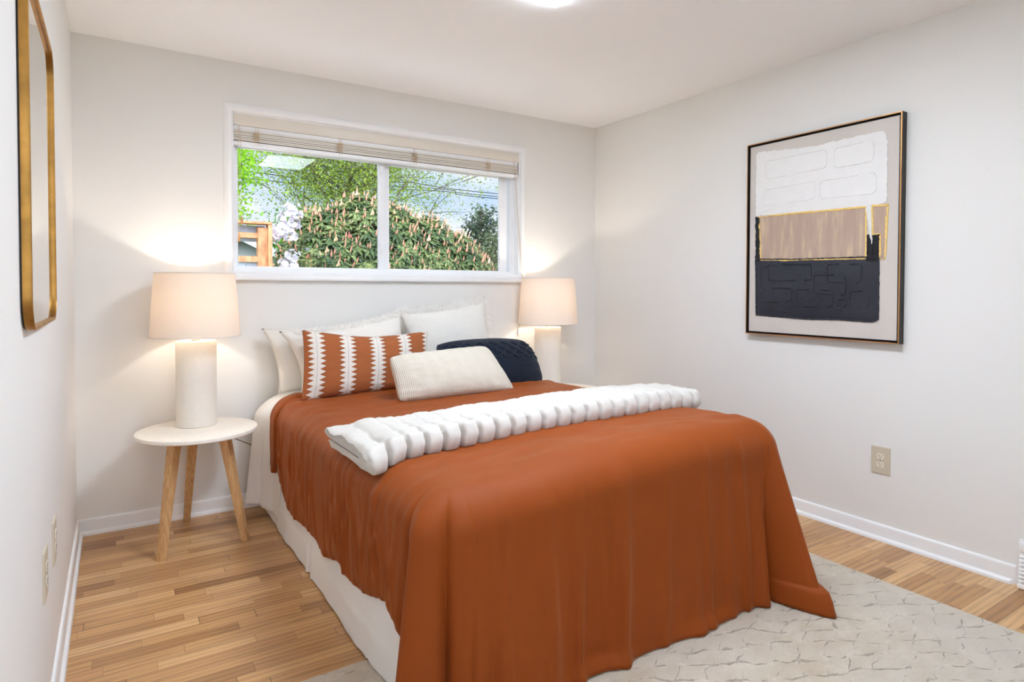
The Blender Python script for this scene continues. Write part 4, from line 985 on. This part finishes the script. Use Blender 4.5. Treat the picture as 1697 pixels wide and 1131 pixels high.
def bud_mat():
    t = NT('rhododendron_bud'); oi = t.n('ShaderNodeObjectInfo')
    return t.bsdf(t.ramp(oi.outputs['Random'], [(0.0, rgba((218, 136, 120))), (0.3, rgba((230, 168, 134))), (0.65, rgba((226, 186, 142))), (1.0, rgba((230, 196, 172)))]), 0.6)
M['budpeach'] = bud_mat()
M['petal'] = simple('white_petal', (226, 218, 224), 0.7, var=0.06)
M['cedar'] = None
def cedar_mat():
    t = NT('cedar'); v = t.coord('Object', (3, 3, 1)); n = t.noise(v, 7, 5, 0.6)
    return t.bsdf(t.ramp(n, [(0.3, rgba((176, 112, 70))), (0.6, rgba((214, 156, 108))), (0.8, rgba((228, 178, 132)))]), 0.7)
M['cedar'] = cedar_mat()
M['greywood'] = simple('weathered_board', (178, 186, 198), 0.85, var=0.2, vscale=9)
M['shingle'] = simple('grey_shingle', (116, 122, 130), 0.9, var=0.2, vscale=14, bump=0.5, bscale=30, bdist=0.02)
M['siding'] = simple('pale_siding', (180, 180, 176), 0.8)
M['wire'] = simple('black_cable', (40, 44, 50), 0.6)

# rhododendron
rr = random.Random(21)
bush = thing('rhododendron_bush', (2.95, 4.1, GZ), 'big rhododendron outside the window with pale pink buds and white blooms', 'bush')
def leafquad(mb, p, d, nrm, L, w, droop=0.2):
    s = d.cross(nrm).normalized()*w; n2 = s.cross(d).normalized(); a = p+d*L*0.5; b = p+d*L-nrm*L*droop
    mb.add([p, a+s-nrm*L*0.05, b, a-s-nrm*L*0.05, a-n2*0.0], [(0, 1, 4), (1, 2, 4), (2, 3, 4), (3, 0, 4)])
lobes = [((2.32, 4.05, 1.50), (0.50, 0.62, 0.68)), ((2.78, 4.05, 1.62), (0.50, 0.62, 0.78)), ((3.2, 4.05, 1.55), (0.55, 0.62, 0.76)), ((3.68, 4.05, 1.44), (0.50, 0.62, 0.76)), ((4.1, 4.05, 1.20), (0.50, 0.58, 0.80)), ((4.42, 4.05, 0.95), (0.42, 0.5, 0.78)), ((2.12, 3.95, 1.0), (0.45, 0.55, 0.80)), ((3.1, 3.85, 0.8), (1.25, 0.70, 0.80))]
fol = MB(); tips = []
def in_other(p, skip):
    for i, (c, r) in enumerate(lobes):
        if i != skip and sum(((p[q]-c[q])/r[q])**2 for q in range(3)) < 0.86: return True
    return False
tries = 0
while len(tips) < 1250 and tries < 16000:
    tries += 1
    i = rr.randrange(len(lobes)); c, r = lobes[i]; d = Vector((rr.gauss(0, 1), rr.gauss(0, 1), rr.gauss(0, 1))).normalized()
    if d.z < -0.5 or d.y > 0.55: continue
    k = rr.uniform(0.90, 1.04); p = Vector((c[0]+d.x*r[0]*k, c[1]+d.y*r[1]*k, c[2]+d.z*r[2]*k))
    if in_other(p, i) or p.z < 0.2: continue
    tips.append((p, d))
for (p, d) in tips:
    ax = (d+Vector((0, -0.2, 0.7))).normalized(); s = ax.cross(Vector((0.3, 1, 0.2))).normalized(); t2 = ax.cross(s); m_ = rr.randint(8, 11); a0 = rr.random()*6
    for q in range(m_):
        a = a0+q*2.4; el = rr.uniform(-0.35, 0.30); dd = ((s*math.cos(a)+t2*math.sin(a))*math.cos(el)+ax*math.sin(el)).normalized()
        leafquad(fol, p-ax*0.02*rr.random(), dd, ax, rr.uniform(0.10, 0.16), rr.uniform(0.016, 0.024), rr.uniform(0.05, 0.35))
for _ in range(1500):       # inner leaves so the bush is dense
    i = rr.randrange(len(lobes)); c, r = lobes[i]; d = Vector((rr.gauss(0, 1), rr.gauss(0, 1), rr.gauss(0, 1))).normalized(); k = rr.uniform(0.55, 0.88)
    p = Vector((c[0]+d.x*r[0]*k, c[1]+d.y*r[1]*k, c[2]+d.z*r[2]*k))
    if p.z < 0.1: continue
    for q in range(5): leafquad(fol, p, Vector((rr.gauss(0, 1), rr.gauss(0, 1), rr.gauss(0, 0.5))).normalized(), Vector((0, 0, 1)), 0.15, 0.028, 0.2)
fol.build('foliage', M['rhodo'], bush, recalc=False)
stem = MB()
for _ in range(44):
    p, d = rr.choice(tips); b = Vector((rr.uniform(2.3, 3.6), rr.uniform(3.9, 4.4), GZ)); m1_ = b.lerp(p, 0.5)+Vector((rr.uniform(-0.15, 0.15), rr.uniform(-0.15, 0.1), 0.15))
    stem.tube([b, b.lerp(m1_, 0.5)+Vector((rr.uniform(-.06, .06), 0, 0)), m1_, m1_.lerp(p, 0.6)+Vector((rr.uniform(-.06, .06), 0, 0)), p-d*0.03], [0.028, 0.022, 0.016, 0.011, 0.006], 6)
stem.build('branches', M['bark'], bush, True)
# buds: one mesh shared by individual parts
bd = MB()
for (ox, oy, tl, h) in ((0, 0, 0, 0.080), (0.014, 0.006, 0.25, 0.046), (-0.012, -0.010, -0.25, 0.040)):
    bd.lathe([(0.0005, 0), (0.006, h*0.10), (0.0105, h*0.30), (0.0092, h*0.52), (0.0052, h*0.76), (0.002, h*0.92), (0.0005, h)], (ox, oy), 8)
vis = [q for q in tips if q[1].y < 0.12 and q[1].z > -0.1 and q[0].z > 1.25]; rr.shuffle(vis)
bud0 = bd.build('flower_bud', M['budpeach'], bush, True, origin=(0, 0, 0))
used_t = []; nb = 0
for k, (p, d) in enumerate(vis):
    if nb >= 100: break
    if any((p-u).length < 0.09 for u in used_t) : continue
    used_t.append(p); o = bud0 if nb == 0 else bud0.copy()
    if nb: C.objects.link(o); o.parent = bush
    ax = (d*0.5+Vector((0, -0.1, 1.0))).normalized(); o.location = p-bush.location; o.rotation_euler = ax.to_track_quat('Z', 'Y').to_euler(); sc_ = rr.uniform(0.85, 1.3); o.scale = (sc_, sc_, sc_); nb += 1
# the remaining buds, too many for parts of their own
more = MB()
for k, (p, d) in enumerate(vis):
    if any((p-u).length < 0.05 for u in used_t): continue
    used_t.append(p); ax = (d*0.5+Vector((0, -0.1, 1.0))).normalized(); h = rr.uniform(0.06, 0.10); ts = [0, 0.15, 0.4, 0.7, 1.0]
    more.tube([p+ax*h*q for q in ts], [h*q for q in (0.05, 0.10, 0.125, 0.07, 0.01)], 7)
tag(more.build('flower_buds', M['budpeach'], bush, True), kind='stuff')
# white flower trusses
def truss(p, R_):
    mb = MB()
    for _ in range(13):
        d = Vector((rr.gauss(0, 1), rr.gauss(-0.3, 1), rr.gauss(0.2, 1))).normalized(); q = p+d*R_*rr.uniform(0.4, 0.95)
        s = d.cross(Vector((0.2, 0.4, 1))).normalized(); t2 = d.cross(s); vs = [q]; 
        for k in range(10):
            a = 2*PI*k/10; w = R_*(0.52 if k % 2 == 0 else 0.38); vs.append(q+(s*math.cos(a)+t2*math.sin(a))*w+d*R_*0.30)
        mb.add(vs, [(0, 1+k, 1+(k+1) % 10) for k in range(10)])
    o = mb.build('flower_truss', M['petal'], bush, 'all', recalc=False, origin=p); return o
for (x, y, z, R_) in ((1.66, 3.35, 1.98, 0.085), (1.72, 3.34, 2.08, 0.075), (1.62, 3.32, 1.86, 0.085), (1.74, 3.34, 1.93, 0.07), (1.56, 3.30, 1.78, 0.08), (1.70, 3.30, 1.79, 0.07), (1.76, 3.36, 2.00, 0.07), (1.63, 3.28, 1.46, 0.075), (1.70, 3.26, 1.56, 0.07), (1.70, 3.26, 1.44, 0.06)):
    truss(Vector((x+0.10, y+0.05, z)), R_)

# trees
def tree(name, base, h, label, cat, mat_, nbr, nleaf, lsize, spread, crown0, seed, clump=0.5, trunk=0.09, lean=(0, 0)):
    r_ = random.Random(seed); t = thing(name, base, label, cat); bx, by, bz = base
    br = MB(); pts_end = []
    top = Vector((bx+lean[0], by+lean[1], bz+h)); tr = [Vector(base), Vector((bx+lean[0]*.3, by+lean[1]*.3, bz+h*0.33)), Vector((bx+lean[0]*.6, by+lean[1]*.6, bz+h*0.66)), top]
    br.tube(tr, [trunk, trunk*0.8, trunk*0.5, trunk*0.12], 8)
    for i in range(nbr):
        f = r_.uniform(crown0, 0.95); p = tr[0].lerp(tr[-1], f); a = r_.uniform(0, 2*PI); L = spread*(1.15-0.75*(f-crown0)/(1-crown0))*r_.uniform(0.6, 1.1)
        d = Vector((math.cos(a), math.sin(a), r_.uniform(0.3, 1.1))).normalized(); q = p; seg = [q]; rad = [trunk*0.35*(1.1-f)+0.012]
        for k in range(4):
            d = (d+Vector((r_.gauss(0, .18), r_.gauss(0, .18), r_.gauss(0.08, .12)))).normalized(); q = q+d*L/4; seg.append(q); rad.append(rad[0]*(1-0.22*(k+1)))
        br.tube(seg, rad, 5)
        for k in range(5):
            b = seg[r_.randint(1, 4)]; dd = (d+Vector((r_.gauss(0, .7), r_.gauss(0, .7), r_.gauss(0.1, .5)))).normalized(); e = b+dd*L*r_.uniform(0.25, 0.55); br.tube([b, b.lerp(e, 0.5)+Vector((0, 0, 0.03)), e], [0.012, 0.009, 0.005], 4, False)
            pts_end += [b, b.lerp(e, 0.5), b.lerp(e, 0.8), e]
    br.build('branches', M['bark'], t, True)
    lf = MB()
    for _ in range(nleaf):
        p = r_.choice(pts_end)+Vector((r_.gauss(0, clump), r_.gauss(0, clump), r_.gauss(0, clump)))*0.5
        d = Vector((r_.gauss(0, 1), r_.gauss(0, 1), r_.gauss(-0.2, .8))).normalized(); leafquad(lf, p, d, Vector((r_.gauss(0, .5), r_.gauss(0, .5), 1)).normalized(), lsize*r_.uniform(0.7, 1.3), lsize*0.36, 0.1)
    lf.build('foliage', mat_, t, recalc=False); return t
tree('deciduous_tree', (4.7, 10.3, GZ), 7.0, 'tall airy spring tree with small yellow-green leaves behind the rhododendron', 'tree', M['birch'], 84, 64000, 0.052, 3.1, 0.18, 31, 0.72, 0.05)
tree('leafy_tree', (1.65, 9.2, GZ), 6.0, 'bright lime green leafy tree at the far left of the window view', 'tree', M['lime'], 34, 20000, 0.075, 0.95, 0.10, 33, 0.50, 0.10)
tree('leafy_bush', (3.25, 8.6, GZ), 2.7, 'bright green shrub low down between the fence and the rhododendron', 'shrub', M['green'], 26, 6000, 0.085, 0.95, 0.05, 35, 0.45, 0.05)
tree('leafy_bush', (2.2, 8.2, GZ), 2.0, 'dark green shrub glimpsed through the gap in the fence', 'shrub', M['green'], 16, 2600, 0.085, 0.8, 0.05, 36, 0.4, 0.05)
tree('scrub_tree', (8.5, 9.6, GZ), 2.9, 'grey-olive scrubby tree at the right end of the window view', 'tree', M['olive'], 40, 7000, 0.075, 1.15, 0.10, 37, 0.42, 0.07)
tree('dark_tree', (9.4, 12.5, GZ), 4.0, 'dark drooping tree top poking up above the scrubby tree', 'tree', M['conifer'], 26, 2600, 0.11, 0.9, 0.45, 39, 0.3, 0.09)
def conifer(base, h, label, seed):
    r_ = random.Random(seed); t = thing('conifer_tree', base, label, 'tree'); tk = MB(); b = Vector(base); tk.tube([b, b+Vector((0, 0, h))], [0.12, 0.01], 8); tk.build('trunk', M['bark'], t, True); lf = MB()
    for _ in range(5200):
        f = r_.random()**0.8; z = h*(0.05+0.95*f); R_ = (1-f)*0.95*r_.uniform(0.3, 1); a = r_.uniform(0, 2*PI); p = b+Vector((R_*math.cos(a), R_*math.sin(a), z)); d = Vector((math.cos(a), math.sin(a), r_.uniform(-0.6, 0.3))).normalized(); leafquad(lf, p, d, Vector((0, 0, 1)), 0.16, 0.025, 0.2)
    lf.build('foliage', M['conifer'], t, recalc=False)
conifer((10.0, 11.5, GZ), 5.1, 'slender dark conifer at the right edge of the window view', 41)

# cedar fence end with weathered boards
fn_ = thing('cedar_fence', (1.3, 3.2, GZ), 'cedar trellis fence end with weathered grey boards outside the window', 'fence')
mb = MB(); mb.box(1.428, 1.525, 3.20, 3.30, GZ, 1.845, 0.004); mb.build('post', M['cedar'], fn_)
mb = MB(); mb.box(1.525, 1.565, 3.17, 3.30, GZ, 1.880, 0.003); mb.build('post_board', M['cedar'], fn_)
mb = MB(); mb.box(0.2, 1.560, 3.16, 3.32, 1.880, 1.905, 0.003); mb.build('top_rail', M['cedar'], fn_)
mb = MB(); mb.box(0.2, 1.52, 3.315, 3.335, 1.80, 1.872, 0.002); mb.build('grey_board', M['greywood'], fn_)
mb = MB(); mb.box(0.2, 1.52, 3.305, 3.33, 1.70, 1.765, 0.002); mb.build('grey_board', M['greywood'], fn_)
mb = MB(); mb.box(0.2, 1.44, 3.22, 3.27, 1.735, 1.790, 0.002); mb.build('cross_rail', M['cedar'], fn_)
mb = MB(); mb.box(0.2, 1.43, 3.21, 3.27, 1.485, 1.545, 0.002); mb.build('cross_rail', M['cedar'], fn_)
for i in range(9):
    x = 0.24+i*0.135; mb = MB(); mb.box(x, x+0.128, 3.255, 3.275, GZ+0.03, 1.487, 0.002); mb.build('picket', M['greywood'], fn_)
# sheds beyond
def shed(name, x0, x1, y0, y1, ze, zr, label, along='x'):
    t = thing(name, ((x0+x1)/2, (y0+y1)/2, GZ), label, 'shed')
    MB().box(x0, x1, y0, y1, GZ, ze, 0.01).build('walls', M['siding'], t)
    ov = 0.18; mb = MB(); ym = (y0+y1)/2; xm = (x0+x1)/2; th = 0.07
    if along == 'x':
        prof = [(y0-ov, ze-0.05), (ym, zr), (y1+ov, ze-0.05), (y1+ov, ze-0.05+th), (ym, zr+th), (y0-ov, ze-0.05+th)]; mb.prism(prof, x0-ov, x1+ov, lambda a, b, c: (c, a, b)); g = [(y0, ze), (y1, ze), (ym, zr)]; gm = MB().prism(g, x0, x1, lambda a, b, c: (c, a, b))
    else:
        prof = [(x0-ov, ze-0.05), (xm, zr), (x1+ov, ze-0.05), (x1+ov, ze-0.05+th), (xm, zr+th), (x0-ov, ze-0.05+th)]; mb.prism(prof, y0-ov, y1+ov, lambda a, b, c: (a, c, b)); g = [(x0, ze), (x1, ze), (xm, zr)]; gm = MB().prism(g, y0, y1, lambda a, b, c: (a, c, b))
    rf = mb.build('roof', M['shingle'], t); gm.build('gable', M['siding'], t)
    mb = MB()
    if along == 'x': mb.box(x0-ov, x1+ov, y0-ov-0.03, y0-ov, ze-0.08, ze+0.03)
    else: mb.prism([(x0-ov, ze-0.08), (xm, zr-0.03), (x1+ov, ze-0.08), (x1+ov, ze+0.03), (xm, zr+0.08), (x0-ov, ze+0.03)], y0-ov-0.03, y0-ov, lambda a, b, c: (a, c, b))
    mb.build('fascia', M['vinyl'], t)
shed('garden_shed', 2.75, 4.3, 6.2, 8.0, 1.42, 1.86, 'shed with grey shingle roof and white fascia left of the rhododendron', 'x')
shed('garden_shed', 1.0, 2.35, 6.0, 7.2, 1.55, 1.92, 'shed with grey gable roof glimpsed through the gap in the fence', 'y')
# overhead cables
for (pts, lab) in (([(-9, 12, 5.0), (2.63, 12, 4.25), (6.09, 12, 4.17), (9.82, 12, 4.02), (24, 12, 4.3)], 'black overhead cable crossing the whole window view, uppermost'),
                   ([(-9, 12.2, 4.75), (3.0, 12.2, 3.99), (8.03, 12.2, 4.03), (9.9, 12.2, 3.97), (24, 12.2, 4.2)], 'middle overhead cable of the bundle at the right of the window'),
                   ([(-9, 12.4, 4.5), (3.0, 12.4, 3.86), (8.1, 12.4, 4.01), (10.0, 12.4, 3.94), (24, 12.4, 4.1)], 'lowest overhead cable of the bundle at the right of the window')):
    mb = MB(); P_ = [Vector(p) for p in pts]; dense = []
    for i in range(len(P_)-1):
        a0, a1, a2, a3 = P_[max(i-1, 0)], P_[i], P_[i+1], P_[min(i+2, len(P_)-1)]
        for k in range(8):
            t = k/8; dense.append(0.5*((2*a1)+(a2-a0)*t+(2*a0-5*a1+4*a2-a3)*t*t+(3*a1-a0-3*a2+a3)*t**3))
    dense.append(P_[-1]); mb.tube(dense, 0.011, 6); tag(mb.build('power_line', M['wire'], None, True), lab, 'cable')
